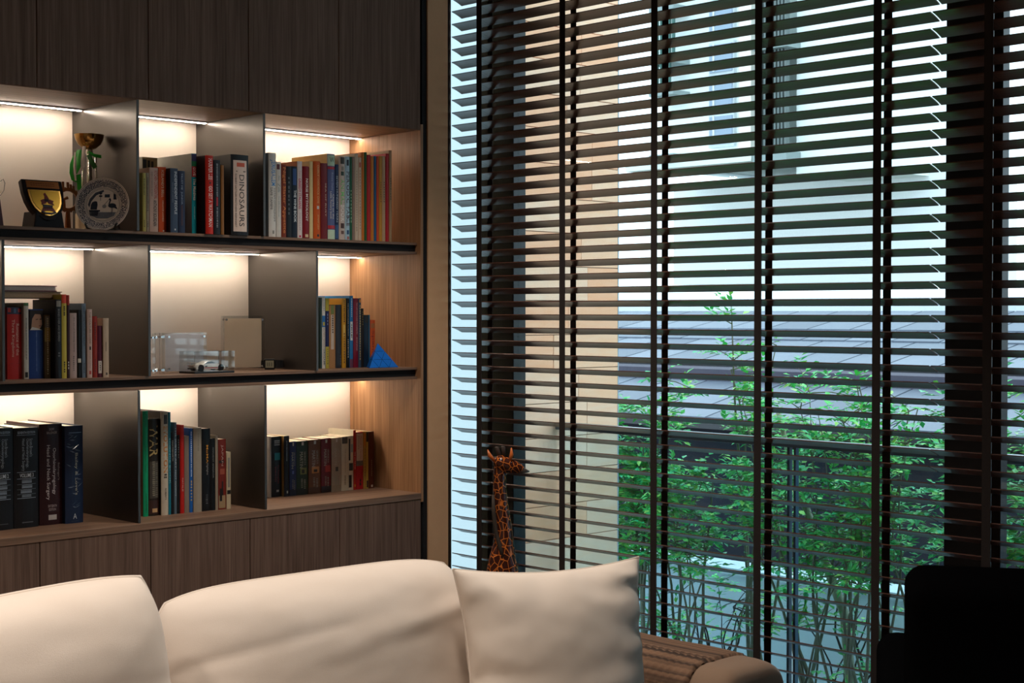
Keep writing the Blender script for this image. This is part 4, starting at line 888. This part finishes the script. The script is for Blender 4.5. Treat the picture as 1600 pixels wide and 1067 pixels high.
# rounded arm
AX0, AX1, AY0, AY1, AZ = 2.705, 2.965, 2.10, 2.95, .585
def arm_profile(off=0., n=7):
    r = .075; pts = []
    for cx, cz, a0 in ((AX1-r, AZ-r, 0), (AX0+r, AZ-r, 90)):
        for k in range(n): a = math.radians(a0+90*k/(n-1)); pts.append((cx+(r+off)*math.cos(a), cz+(r+off)*math.sin(a)))
    return [(AX1+off, .295)] + pts + [(AX0-off, .295)]
m = MB(); pr = arm_profile(); secs = []
for (y, k) in ((AY1, 1), (AY0+.06, 1), (AY0+.03, .985), (AY0+.012, .95), (AY0+.003, .88), (AY0, .76)):
    cx, cz = (AX0+AX1)/2, .44
    secs.append([Vector((cx+(x-cx)*k, y, cz+(z-cz)*k))-so for x, z in pr])
vs = [v for s_ in secs for v in s_]; n = len(pr)
fs = [(i*n+j, i*n+(j+1) % n, (i+1)*n+(j+1) % n, (i+1)*n+j) for i in range(len(secs)-1) for j in range(n)] + [tuple(range(n)), tuple(reversed(range((len(secs)-1)*n, len(secs)*n)))]
m.add(vs, fs).build('armrest', SOFAF, sofa, smooth=True, ang=1.0)
for x in (.62, 2.88):
    for y in (2.18, 2.88): MB().lathe([(0, 0), (.022, 0), (.03, .10), (0, .10)], 16).build('leg', pm('#1a120d', .4), sofa, loc=Vector((x, y, 0))-so)
for i, (xa_, xb_, nm) in enumerate(((.57, 1.62, 0), (1.635, 2.70, 0))):
    sbox('seat_cushion', (xa_, 2.10, .292), (xb_, 2.68, SEAT), LINEN, .035)
# back cushions
def place(o, loc, rz, lean): o.location = loc; o.rotation_euler = (lean, 0, rz)
def wr_back(u, v, s):
    return .008*nz(u*1.1+2, v*1.2, 1) + .0035*nz(u*1.6+v*2.0, v*3.4-u*1.0, 5) + .0012*nz(u*7, v*7, 9) + .008*math.exp(-((v-.25*u-.25)/.10)**2)*(.5+.5*u) - .007*math.exp(-((v-.55*u+.35)/.09)**2)*max(0, .8-abs(u+.3)) - .006*math.exp(-((v+.9*u+.95)/.07)**2)*max(0, -u) - .005*math.exp(-((v-.15*u-.45)/.06)**2)*max(0, .5-u)*.7 + .006*math.exp(-((v+.5*u+.35)/.1)**2)*max(0, -u)
def cushion_thing(name, label, cat, w, h, t, pw, pinch, wr, loc, rz, lean, mat, pip=.0035, n=60, group=None, rnd_=0.):
    root = thing(name, label, cat, loc, rz, group); root.rotation_euler = (lean, 0, rz)
    m, rim = cushion(w, h, t, pw, pinch, wr, n, rnd_)
    m.build('cover', mat, root, smooth=True)
    MB().tube(rim, pip, 6, cap=False).build('piping', mat, root, smooth=True)
    return root
LEAN = math.radians(-14)
c2 = cushion_thing('back_cushion', 'wide cream linen back cushion in the middle of the sofa', 'cushion', .79, .435, .26, 3.2, .0, wr_back, (1.945, 2.50, SEAT-.005), math.radians(-2), LEAN, LINEN, .003, 70, 'sofa back cushions', .10)
c1 = cushion_thing('back_cushion', 'cream linen back cushion cut off by the picture edge', 'cushion', .80, .486, .25, 3.4, .0, lambda u, v, s: .9*wr_back(-u+.3, v+.2, s), (1.12, 2.42, SEAT-.008), math.radians(-1), math.radians(-10), LINEN, .004, 70, 'sofa back cushions', .06); c1.rotation_euler.y = math.radians(-3.5)
# throw pillow
def wr_pil(u, v, s):
    e = math.exp(-((1-abs(u))/.22)); f = math.exp(-((1-abs(v))/.2))
    e2 = math.exp(-((1-abs(u))/.30)); return .017*e2*(.55+.45*nz(v*3, u, 8))*math.sin(v*13+u*4*abs(v)+1.6*nz(u*3, v*3)) + .006*f*math.sin(u*12+2*nz(u*3, v*3, 4)) + .006*math.exp(-((v+.35-.2*u)/.16)**2) + .004*nz(u*1.4+7, v*1.4, 3) + .001*nz(u*6, v*6, 2)
pil = cushion_thing('throw_pillow', 'plump square cream cotton throw pillow leaning by the sofa arm', 'pillow', .445, .435, .20, 2.1, .095, wr_pil, (2.365, 2.26, SEAT-.01), math.radians(-23), math.radians(-13), COTTON, .0025, 76)
MB().box((.206, -.006, .345), (.2105, .004, .378)).build('label_tag', pm('#191512', .7), pil)
# knitted throw over the arm
bl = thing('throw_blanket', 'brown striped knitted throw draped over the sofa arm', 'blanket', (2.835, 2.45, AZ))
bo = Vector((2.835, 2.45, AZ))
m, nt, b = nmat('striped_knit'); L = nt.links.new
tc = nt.nodes.new('ShaderNodeTexCoord'); sp_ = nt.nodes.new('ShaderNodeSeparateXYZ'); L(tc.outputs['UV'], sp_.inputs[0])
wv = nt.nodes.new('ShaderNodeTexNoise'); wv.inputs['Scale'].default_value = 46; wv.noise_dimensions = '1D'; L(sp_.outputs[1], wv.inputs['W'])
cr = nt.nodes.new('ShaderNodeValToRGB'); cr.color_ramp.elements[0].position = .35; cr.color_ramp.elements[0].color = lin('#3a2a20'); cr.color_ramp.elements[1].position = .6; cr.color_ramp.elements[1].color = lin('#7a5c46')
L(wv.outputs[0], cr.inputs[0]); L(cr.outputs[0], b.inputs['Base Color']); b.inputs['Roughness'].default_value = .95
n2 = nt.nodes.new('ShaderNodeTexNoise'); n2.inputs['Scale'].default_value = 420; L(tc.outputs['Object'], n2.inputs['Vector'])
bp = nt.nodes.new('ShaderNodeBump'); bp.inputs['Strength'].default_value = .5; bp.inputs['Distance'].default_value = .002; L(n2.outputs['Fac'], bp.inputs['Height']); L(bp.outputs[0], b.inputs['Normal'])
prof = arm_profile(.006, 10); fine = []
for i in range(len(prof)-1):
    a, c = Vector(prof[i]), Vector(prof[i+1]); k = max(1, int((c-a).length/.006))
    for j in range(k): fine.append(a.lerp(c, j/k))
fine.append(Vector(prof[-1])); ln = [0]
for i in range(1, len(fine)): ln.append(ln[-1]+(fine[i]-fine[i-1]).length)
NY = 90; Y0, Y1 = 2.20, 2.80; vs = []; uv = []
cen2 = Vector(((AX0+AX1)/2, .45))
for a in range(NY+1):
    y = Y0+(Y1-Y0)*a/NY
    for i, p in enumerate(fine):
        if a in (0, NY): p = p + (cen2-p).normalized()*.0075
        s_ = ln[i]; t_ = s_/ln[-1]
        side = max(0, min(1, (t_-.50)/.05))
        rib = .0012*math.sin(s_*2*math.pi/.016)
        kn = .006*side*abs(math.sin(s_*math.pi/.020))*abs(math.sin(y*math.pi/.022+ (1.2 if int(s_/.020) % 2 else 0)))
        d = (p-cen2).normalized()*(rib*(1-side)+kn+.002*nz(y*14, s_*14))
        vs.append(Vector((p.x+d.x, y+.008*nz(s_*9, 3)*(1 if a in (0, NY) else 0), p.y+d.y))-bo); uv.append((a/NY, t_))
nn = len(fine); fs = [(a*nn+i, a*nn+i+1, (a+1)*nn+i+1, (a+1)*nn+i) for a in range(NY) for i in range(nn-1)]
mb = MB(); mb.add(vs, fs); o = mb.build('cloth', m, bl, smooth=True)
ul = o.data.uv_layers.new(name='UVMap')
for lp in o.data.loops: ul.data[lp.index].uv = uv[lp.vertex_index]

# ================================================================== carved giraffe
gp = Vector((3.10, 3.10/R(787, 800), 0)); gs = .00191*1.0*(gp.dot(FWD))/4.53
gir = thing('giraffe_statue', 'carved wooden giraffe statue with dark patches beside the blinds', 'statue', gp, YAW-math.pi/2)
def gpz(y): return CAMZ-(y-487.5)*gs
def gx_(px): return (px-787)*gs
m, nt, b = nmat('giraffe_hide'); L = nt.links.new
tc = nt.nodes.new('ShaderNodeTexCoord'); mp = nt.nodes.new('ShaderNodeMapping'); mp.inputs['Scale'].default_value = (1, 1, .8); L(tc.outputs['Object'], mp.inputs[0])
vo = nt.nodes.new('ShaderNodeTexVoronoi'); vo.feature = 'DISTANCE_TO_EDGE'; vo.inputs['Scale'].default_value = 58; L(mp.outputs[0], vo.inputs['Vector'])
cr = nt.nodes.new('ShaderNodeValToRGB'); e = cr.color_ramp.elements; e[0].position = .025; e[0].color = lin('#d0702a'); e[1].position = .055; e[1].color = lin('#3c1a12')
L(vo.outputs['Distance'], cr.inputs[0]); L(cr.outputs[0], b.inputs['Base Color']); b.inputs['Roughness'].default_value = .25
HIDE = m; ORG = pm('#c4662a', .3, var=.3, scale=90); DKB = pm('#241712', .35, var=.2)
body = MB()
neck = [((765+806)/2, 893, 23), (785, 873, 19), (787, 850, 14.5), (786.5, 825, 12), (783, 790, 10.2), (780.5, 760, 9.2), (781, 735, 8.8), (783, 722, 9)]
pts = [(gx_(783), 0, .46), (gx_(784), 0, .55)] + [(gx_(x), 0, gpz(y)) for x, y, r in neck]; rd = [.062, .058] + [r*gs*1.12 for x, y, r in neck]
body.tube(pts, rd, 16)
body.tube([(gx_(772), 0, gpz(718)), (gx_(780), 0, gpz(722)), (gx_(795), 0, gpz(728)), (gx_(808), 0, gpz(731)), (gx_(818), 0, gpz(735))], [.013, .026, .0245, .020, .013], 14, ell=.9)
body.tube([(.06, 0, .50), (0, 0, .50), (-.10, 0, .50), (-.19, 0, .50), (-.23, 0, .48)], [.03, .06, .068, .062, .03], 16)
for sx in (.02, -.18):
    for sy in (-.032, .032): body.tube([(sx, sy, .48), (sx+.005, sy, .25), (sx, sy, .02), (sx+.01, sy, .004)], [.027, .016, .014, .018], 10)
bo_ = body.build('body', HIDE, gir, smooth=True)
rm = bo_.modifiers.new('remesh', 'REMESH'); rm.mode = 'VOXEL'; rm.voxel_size = .004; rm.use_smooth_shade = True
sm_ = bo_.modifiers.new('smooth', 'SMOOTH'); sm_.iterations = 4
MB().tube([(gx_(808), 0, gpz(733)), (gx_(817), 0, gpz(735.5)), (gx_(827.5), 0, gpz(736.5))], [.0175, .0135, .002], 10, ell=.75).build('muzzle', pm('#4a3a30', .3), gir, smooth=True)
for (a, c, r0) in (((774, 722), (762, 702), .010), ((796, 721), (799, 699), .009)):
    mid = ((a[0]*.5+c[0]*.5)-(3 if c[0] < 780 else -2), a[1]*.45+c[1]*.55)
    MB().tube([(gx_(a[0]), -.006, gpz(a[1])), (gx_(mid[0]), -.010, gpz(mid[1])), (gx_(c[0]), -.008, gpz(c[1]))], [(.008, .005), (r0*1.15, .006), (.0015, .0015)], 10).build('ear', ORG, gir, smooth=True)
for (a, c) in (((783, 720), (776, 699)), ((787.5, 720), (786, 698))):
    MB().tube([(gx_(a[0]), .004, gpz(a[1])), (gx_(c[0]), .004, gpz(c[1])), (gx_(c[0]), .004, gpz(c[1]-1))], [.005, .0065, .005], 10).build('horn', pm('#3a2d26', .5), gir, smooth=True)
MB().tube([(gx_(770.5), -.012, gpz(772)), (gx_(771.5), -.020, gpz(800)), (gx_(775), -.024, gpz(830)), (gx_(782), -.030, gpz(855)), (gx_(786.5), -.036, gpz(868))], [(.004, .004), (.006, .006), (.006, .006), (.006, .006), (.004, .004)], 8).build('mane', pm('#33271d', .8, var=.4, scale=200, bump=.6), gir, smooth=True)
for s in (-1, 1): MB().lathe([(0, -.0022), (.002, -.001), (.0022, 0), (.002, .001), (0, .0022)], 10, T=Matrix.Translation((gx_(799), s*.0185, gpz(722)))).build('eye', pm('#0c0908', .1), gir, smooth=True)
MB().tube([(-.225, 0, .49), (-.25, 0, .42), (-.245, 0, .34)], [.006, .004, .008], 8).build('tail', DKB, gir, smooth=True)

# ================================================================== black armchair
LEA = pm((.0025, .0025, .0028), 1.0, var=.1, spec=0.)
ga = ray(1366, 487); ga.z = 0; ga.normalize(); gr = Vector((ga.y, -ga.x, 0)); cc = ga*2.6 + gr*.392
ch_ = thing('armchair', 'black upholstered armchair in the dark corner at the picture edge', 'armchair', (cc.x, cc.y, 0), math.atan2(ga.y, ga.x)-math.pi/2)
def cbx(name, a, b, bev): MB().box(a, b).build(name, LEA, ch_, bevel=bev, bseg=5, smooth=True)
cbx('backrest', (-.345, -.38, .30), (.345, -.16, 1.012), .03)
cbx('seat', (-.27, -.20, .22), (.27, .36, .44), .04)
cbx('armrest', (-.385, -.36, .12), (-.272, .36, .80), .035); cbx('armrest', (.272, -.36, .12), (.385, .36, .80), .035)
cbx('base', (-.36, -.36, .08), (.36, .35, .22), .02)
for sx in (-.32, .32):
    for sy in (-.32, .30): MB().lathe([(0, 0), (.015, 0), (.02, .08), (0, .08)], 12).build('leg', LEA, ch_, loc=(sx, sy, 0))

# ================================================================== ceiling downlights; the last two are fill lamps added to warm the room
for i, (x, y, w, lab) in enumerate(((1.15, 2.05, .8, 'recessed ceiling downlight over the picture-edge end of the sofa'), (2.05, 2.35, .9, 'recessed ceiling downlight over the middle of the sofa'), (2.75, 3.05, 1.0, 'recessed ceiling downlight near the window corner'), (.3, .6, 3.2, 'added unseen ceiling fill lamp near the middle of the room'), (.2, 2.4, 1.8, 'added unseen ceiling fill lamp far from the window'))):
    t = thing('downlight', lab, 'ceiling light', (x, y, CEIL), 0, 'recessed ceiling downlights')
    MB().lathe([(.045, -.001), (.06, -.001), (.06, -.005), (.045, -.007)], 32).build('ring', pm((.7, .7, .7), .4), t, smooth=True, ang=.5)
    MB().lathe([(0, -.002), (.044, -.002), (.044, -.004), (0, -.004)], 32).build('lens', emit('downlight_lens', DOWN_COL, 3), t)
    ld = bpy.data.lights.new('downlight_lamp', 'SPOT'); ld.energy = DOWN_W*w*12; ld.color = DOWN_COL; ld.spot_size = math.radians(105); ld.spot_blend = .9; ld.shadow_soft_size = .12
    lo = bpy.data.objects.new('downlight_lamp', ld); C.objects.link(lo); lo.parent = t; lo.location = (0, 0, -.14)
# ================================================================== outside
XO = 3.85      # glass balustrade
# exterior tiled wall carrying on past the window
YE = 3.72
e0, e1, e2 = on_y(812, 487, YE).x, on_y(817, 487, YE).x, on_y(966.5, 487, YE).x
ew = MB(); ew.box((e1, YE+.012, -.6), (e2-.004, YE+.07, 3.6)); wx = struct(ew.build('wall_exterior', pm('#8d8577', .9)), 'outside wall clad with long beige wood-grain tiles')
BEI = [wood('beige_tile_%d' % i, c, d, sc=(3, 40, 14), rough=.6) for i, (c, d) in enumerate((('#ffc49a', '#ffd4b2'), ('#fcb88c', '#ffc8a2'), ('#ffcca6', '#ffdcc0')))]
zt = -.6; row = 0; rnd = random.Random(3)
while zt < 3.5:
    cut = e1 + (e2-e1)*(.28+.44*rnd.random())
    for a, b_ in ((e1, cut-.001), (cut+.001, e2)):
        MB().box((a, YE + rnd.uniform(0, .001), zt+.0014), (b_, YE+.012, zt+.1186)).build('tile', BEI[rnd.randrange(3)], wx)
    zt += .12
struct(MB().box((XW+.03, YE+.004, -.6), (e0, YE+.07, 3.6)).build('wall_return', pm('#6f7f86', .8)))
struct(MB().box((e0, YE-.004, -.6), (e1, YE+.07, 3.6)).build('trim_4', pm('#1c2a3c', .5)))
struct(MB().box((e2-.004, YE-.001, -.6), (e2, YE+.07, 3.6)).build('trim_5', pm('#a8c0d0', .5)))
struct(MB().box((4.5, 4.45, -.55), (4.7, 6.2, 3.4)).build('wall_white', pm((.50, .57, .60), .8, var=.02)))
# terrace and garden ground
struct(MB().box((3.66, -4, -.75), (40, 24, -.55)).build('ground', pm('#4a4a3c', .95, var=.3, scale=6)))
struct(MB().box((3.66, -2, -.55), (4.05, YE, -.05)).build('floor_terrace', pm('#5a5f66', .8, var=.2, scale=20)))
# balustrade
bal = thing('balustrade', 'glass balustrade with slim metal top rail outside the window', 'railing', (XO, 2.5, -.05)); bo = Vector((XO, 2.5, -.05))
zr = on_x(1000, 669, XO).z
g0, g1 = on_x(1232, 800, XO).y, on_x(1242, 800, XO).y
RAILM = pm('#5d6a78', .3, .6)
MB().box(Vector((XO-.02, -1.5, zr-.024))-bo, Vector((XO+.03, YE-.008, zr))-bo).build('top_rail', RAILM, bal, bevel=.003)
BG = glass('balustrade_glass', (.82, .93, .97))
for a, b_ in ((g0, YE-.012), (-1.5, g1)):
    MB().box(Vector((XO, a, .0))-bo, Vector((XO+.012, b_, zr-.02))-bo).build('glass_panel', BG, bal)
for yy in (g0, g1): MB().box(Vector((XO-.002, yy-.004, 0))-bo, Vector((XO+.014, yy+.004, zr-.024))-bo).build('glass_edge', pm('#2b4a5e', .3), bal)
MB().box(Vector((XO-.02, -1.5, -.05))-bo, Vector((XO+.03, YE-.008, .02))-bo).build('bottom_channel', RAILM, bal)
# low pale garden wall
XG = 5.75; zg = on_x(1363, 930, XG).z
struct(MB().box((XG, -3, -.55), (XG+.15, 8, zg)).box((XG-.02, -3, zg), (XG+.17, 8, zg+.03)).build('wall_garden', pm('#cdd6dc', .85, var=.05, scale=5)))
struct(MB().box((XG-1.4, -3, -.55), (XG, 8, -.5)).build('path_pale', pm('#b8c4ca', .85, var=.06, scale=4)))
# neighbour house with slate roofs
XE1, XR1 = 8.2, 9.9
ze1 = on_x(1200, 570, XE1).z; zr1 = on_x(1200, 487, XR1).z
XE2, XR2 = 7.0, 7.75
ze2 = on_x(1100, 655, XE2).z; zr2 = on_x(1100, 597, XR2).z
hs = thing('neighbour_house', 'neighbouring house with two tiers of grey slate roof', 'house', (8.6, 6, -.55)); ho = Vector((8.6, 6, -.55))
PUR = pm('#4d4a58', .9, var=.15, scale=6)
YH0, YH1 = -1.0, 11.0
def hb_(name, a, b_, mat): return MB().box(Vector(a)-ho, Vector(b_)-ho).build(name, mat, hs)
hb_('lower_wall', (XE2+.15, YH0, -.55), (XR2+.1, YH1, ze2-.03), pm('#2c2b36', .9, var=.2, scale=5))
hb_('upper_wall', (XR2, YH0, zr2-.1), (XE1+.3, YH1, ze1-.02), PUR)
hb_('gutter', (XE1-.05, YH0, ze1-.05), (XE1+.03, YH1, ze1-.008), pm('#23252e', .4))
hb_('gutter', (XE2-.05, YH0, ze2-.05), (XE2+.03, YH1, ze2-.008), pm('#23252e', .4))
hb_('ridge_flashing', (XR1-.02, YH0, zr1-.02), (XR1+.2, YH1, zr1+.045), pm('#d8dde0', .6))
hb_('ridge_cap', (XR1+.6, YH0, zr1-.4), (XR1+.8, YH1, zr1+.11), pm('#aeb4bc', .7))
hb_('rear_wall', (XR1+.02, YH0, -.5), (XR1+.6, YH1, zr1-.02), PUR)
SL = [pm(c, .55, var=.15, scale=4) for c in ('#69717f', '#727a88', '#626a79', '#7a8290')]
rnd = random.Random(11); _sl = {}
def slate_roof(XE, zE, XR, zR, rows, wdt):
    sl = math.hypot(XR-XE, zR-zE); ang = math.atan2(zR-zE, XR-XE); ln_ = sl/rows
    deck = MB(); deck.add([Vector(p)-ho for p in ((XE, YH0, zE-.012), (XR, YH0, zR-.012), (XR, YH1, zR-.012), (XE, YH1, zE-.012), (XE, YH0, zE-.05), (XR, YH0, zR-.05), (XR, YH1, zR-.05), (XE, YH1, zE-.05))], [(0, 1, 2, 3), (7, 6, 5, 4), (0, 4, 5, 1), (1, 5, 6, 2), (2, 6, 7, 3), (3, 7, 4, 0)])
    rf = deck.build('roof', pm('#20242c', .9), hs)
    y_lo = XR/R(1640); y_hi = XE/R(930) 
    y_lo = min(y_lo, XE/R(1640)); y_hi = max(y_hi, XR/R(930))
    meshes = []
    for q in range(4):
        me = MB().box((-.012, .004, 0), (ln_+.03, wdt-.012, .014))
        o = me.build('slate', SL[q], rf); meshes.append(o)
    first = {0, 1, 2, 3}; n = 0
    for r_ in range(rows):
        y = y_lo - (wdt/2 if r_ % 2 else 0)
        while y < y_hi:
            q = rnd.randrange(4)
            if q in first: o = meshes[q]; first.discard(q)
            else: o = link('slate', meshes[q].data, rf)
            s_ = r_*ln_
            o.location = Vector((XE+math.cos(ang)*s_, y, zE+math.sin(ang)*s_+.004)) - ho
            o.rotation_euler = (0, -ang+math.radians(1.6), 0); y += wdt; n += 1
    return n
n1 = slate_roof(XE1, ze1, XR1, zr1, 5, .36)
n2 = slate_roof(XE2, ze2, XR2, zr2, 3, .30)
# white apartment building
XA = 16.0
apt = thing('apartment_building', 'white apartment building with barred balconies beyond the roof', 'building', (XA, 10, -.55)); ao = Vector((XA, 10, -.55))
WHT = pm('#e9efec', .7, var=.03, scale=3); GRY = pm('#8f9c9c', .7); CRM = pm('#efe9df', .7)
def ab(name, px0, px1, y0, y1, x0, x1, mat, parent=None):
    """box on the facade between picture columns px0..px1 and rows y0..y1 (measured at facade plane XA), from depth x0 to x1"""
    pm_ = (px0+px1)/2; A_, B_ = on_x(px0, y0, XA), on_x(px1, y0, XA); zA = on_x(pm_, y0, XA).z; zB = on_x(pm_, y1, XA).z
    return MB().box(Vector((XA+x0, B_.y, zB))-ao, Vector((XA+x1, A_.y, zA))-ao).build(name, mat, parent or apt)
ab('wall', 1036, 1192, -180, 252, 0, 3, WHT)
ab('wall', 1000, 1036, -180, 262, .5, 3, pm('#cfd8da', .7))
ab('ledge', 996, 1192, 247, 262, -.25, .1, pm('#dfe4e0', .7))
ab('lower_wall', 967, 1400, 268, 440, 1.2, 3, pm('#eef2f2', .8))
ab('wall', 1246, 1372, -180, 270, 0, 3, WHT); ab('recess_wall', 1192, 1246, -180, 268, .9, 3, pm('#b9c4c4', .8))
ab('pier', 1165, 1183, -180, 240, -.12, 0, CRM)
for (y0, y1) in ((-60, -4), (8, 60), (66, 118), (124, 172), (178, 230)):
    wn = ab('window', 1112, 1151, y0, y1, -.06, .0, pm('#c3ccd2', .6))
    ab('pane', 1114, 1149, y0+4, y1-5, -.075, -.06, pm('#8fa0b4', .15, var=.1), wn)
    ab('mullion', 1120, 1122, y0+4, y1-5, -.09, -.075, pm('#e2e6e6', .6), wn)
for (y0, y1) in ((14, 22), (96, 104), (146, 153), (244, 250)): ab('balcony_slab', 1040, 1078, y0, y1, -.35, 0, GRY)
for (y0, y1) in ((66, 80), (240, 256)): ab('balcony_slab', 1198, 1251, y0, y1, -.3, .9, GRY)
for k in range(6): ab('baluster', 1043+6.3*k, 1045.6+6.3*k, -60, 146 if k < 5 else 100, -.33, -.29, pm('#3d6660', .6))
for k in range(8): ab('baluster', 1203+5.4*k, 1205.4+5.4*k, -80, 236, -.2, -.12, pm('#66706f', .6))

# ================================================================== garden shrubs
LEAFS = []
for c in ('#5ccb66', '#3fb560', '#9fe06a', '#37b87c'):
    m, nt, b = nmat('leaf_%s' % c[1:]); b.inputs['Base Color'].default_value = lin(c); b.inputs['Roughness'].default_value = .4
    ns = nt.nodes.new('ShaderNodeTexNoise'); ns.inputs['Scale'].default_value = 9; tc = nt.nodes.new('ShaderNodeTexCoord'); nt.links.new(tc.outputs['Object'], ns.inputs['Vector'])
    mx = nt.nodes.new('ShaderNodeMixRGB'); cl_ = lin(c); mx.inputs[1].default_value = tuple(x*.6 for x in cl_[:3])+(1,); mx.inputs[2].default_value = tuple(min(1, x*1.5) for x in cl_[:3])+(1,)
    nt.links.new(ns.outputs['Fac'], mx.inputs[0]); nt.links.new(mx.outputs[0], b.inputs['Base Color'])
    b.inputs['Transmission Weight'].default_value = 0; LEAFS.append(m)
BARK = pm('#6b6a58', .8, var=.3, scale=30); BARKD = pm('#2e2b28', .9, var=.2, scale=30)
def shrub(label, px, X, ytop, spread, nst, dens, seed, ybot=900, stemmat=BARK, lean=.0, zbot=None):
    rnd = random.Random(seed); Y = X/R(px); base = Vector((X, Y, -.5))
    root = thing('garden_shrub', label, 'shrub', base, 0, 'leafy shrubs outside the window')
    ztop = on_x(px, ytop, X).z + .5; zlow = on_x(px, ybot, X).z + .5
    st = MB(); lf = MB()
    def leaflet(p, d, ln_, wd):
        d = d.normalized(); s_ = d.cross(Vector((rnd.uniform(-.4, .4), rnd.uniform(-.4, .4), 1))).normalized(); nrm = s_.cross(d)
        mi = rnd.choice((0, 0, 1, 1, 2, 3))
        a = p + d*ln_*.45 + nrm*ln_*.06
        lf.add([p, a + s_*wd - nrm*.1*wd, p + d*ln_ - nrm*ln_*.1, a - s_*wd - nrm*.1*wd], [(0, 1, 2), (0, 2, 3)], mi)
    for k in range(nst):
        a = rnd.uniform(0, 2*math.pi); rr = rnd.uniform(.02, .14)
        p = Vector((math.cos(a)*rr*.6, math.sin(a)*rr, 0)); top = Vector((rnd.uniform(-.5, .5)*spread*.5, rnd.uniform(-1, 1)*spread+lean, ztop*rnd.uniform(.72, 1)))
        path = []; N = 12
        for i in range(N+1):
            t = i/N; q = p.lerp(top, t**1.2 if t else 0); q.z = top.z*t
            q += Vector((noise.noise((seed, k, t*3)), noise.noise((seed+9, k, t*3)), 0))*.07; path.append(q)
        r0 = rnd.uniform(.006, .014)
        st.tube(path, [r0*(1-.75*i/N) for i in range(N+1)], 6)
        for i in range(2, N+1):
            if path[i].z < zlow and rnd.random() > .05: continue
            for b_ in range(rnd.choice((1, 2, 2, 3))):
                dr = Vector((rnd.uniform(-.8, .8), rnd.uniform(-1, 1), rnd.uniform(-.1, .7))).normalized(); L_ = rnd.uniform(.12, .32)*min(1, .5+spread)
                tw = [path[i]+dr*L_*t + Vector((0, 0, -.10*L_*t*t*3)) for t in (0, .35, .7, 1)]
                st.tube(tw, [.0028, .0022, .0016, .0008], 4, cap=False)
                for s_ in range(int(6*dens)):
                    t = rnd.uniform(.2, 1.05); q = tw[0].lerp(tw[3], t)
                    d2 = (dr*.6+Vector((rnd.uniform(-1, 1), rnd.uniform(-1, 1), rnd.uniform(-.5, .5)))).normalized(); l2 = rnd.uniform(.05, .10)
                    for j in range(rnd.choice((3, 5, 5, 7))):
                        tt = (j//2+1)/3.5; sd_ = d2.cross(Vector((0, 0, 1)))*(1 if j % 2 else -1)
                        leaflet(q+d2*l2*tt, d2*.7+sd_*.9+Vector((0, 0, rnd.uniform(-.35, .15))), rnd.uniform(.026, .045), rnd.uniform(.007, .012))
    st.build('stems', stemmat, root, smooth=True)
    f_ = lf.build('foliage', LEAFS, root); f_['kind'] = 'stuff'
shrub('leafy shrub filling the view right beside the beige tiled wall', 992, 4.75, 592, .30, 9, 1.5, 21, 870)
shrub('broad leafy shrub between the second and third blind tapes, below the roof', 1095, 4.9, 655, .34, 9, 1.2, 22, 890)
shrub('tall thin sapling rising in front of the slate roof', 1172, 5.2, 455, .14, 4, 1.0, 23, 800)
shrub('leafy shrub with a pale slanting trunk behind the balustrade joint', 1262, 5.0, 610, .30, 8, 1.0, 24, 900)
shrub('dense leafy shrub just before the black window post, nearest the tape', 1345, 4.85, 615, .30, 8, 1.05, 25, 920)
shrub('leafy shrub partly hidden by the black window post', 1430, 5.1, 590, .32, 8, 1.1, 26, 920)
shrub('leafy shrub showing beyond the black window post', 1575, 4.8, 500, .30, 8, 1.6, 27, 930)
shrub('bare dark-stemmed shrub in front of the pale garden wall', 1325, 5.25, 890, .26, 8, .7, 28, 930, BARKD)
shrub('low bare-branched shrub near the sofa arm, before the pale garden wall', 1110, 5.25, 905, .26, 9, .55, 29, 950, BARKD)
tr = MB(); tw0 = on_x(1320, 960, 5.1); tw1 = on_x(1240, 740, 5.1); tw2 = on_x(1215, 640, 5.1)
tk = thing('leaning_trunk', 'pale bare trunk slanting up behind the balustrade joint', 'branch', (tw0.x, tw0.y, -.5)); to_ = Vector((tw0.x, tw0.y, -.5))
b0 = Vector((tw0.x, on_x(1345, 1050, 5.1).y, -.5))
tr.tube([b0-to_, tw0-to_, on_x(1290, 880, 5.1)-to_, tw1-to_, tw2-to_], [.024, .02, .018, .014, .009], 10).build('trunk', pm('#9c9a86', .8, var=.3, scale=25), tk, smooth=True)
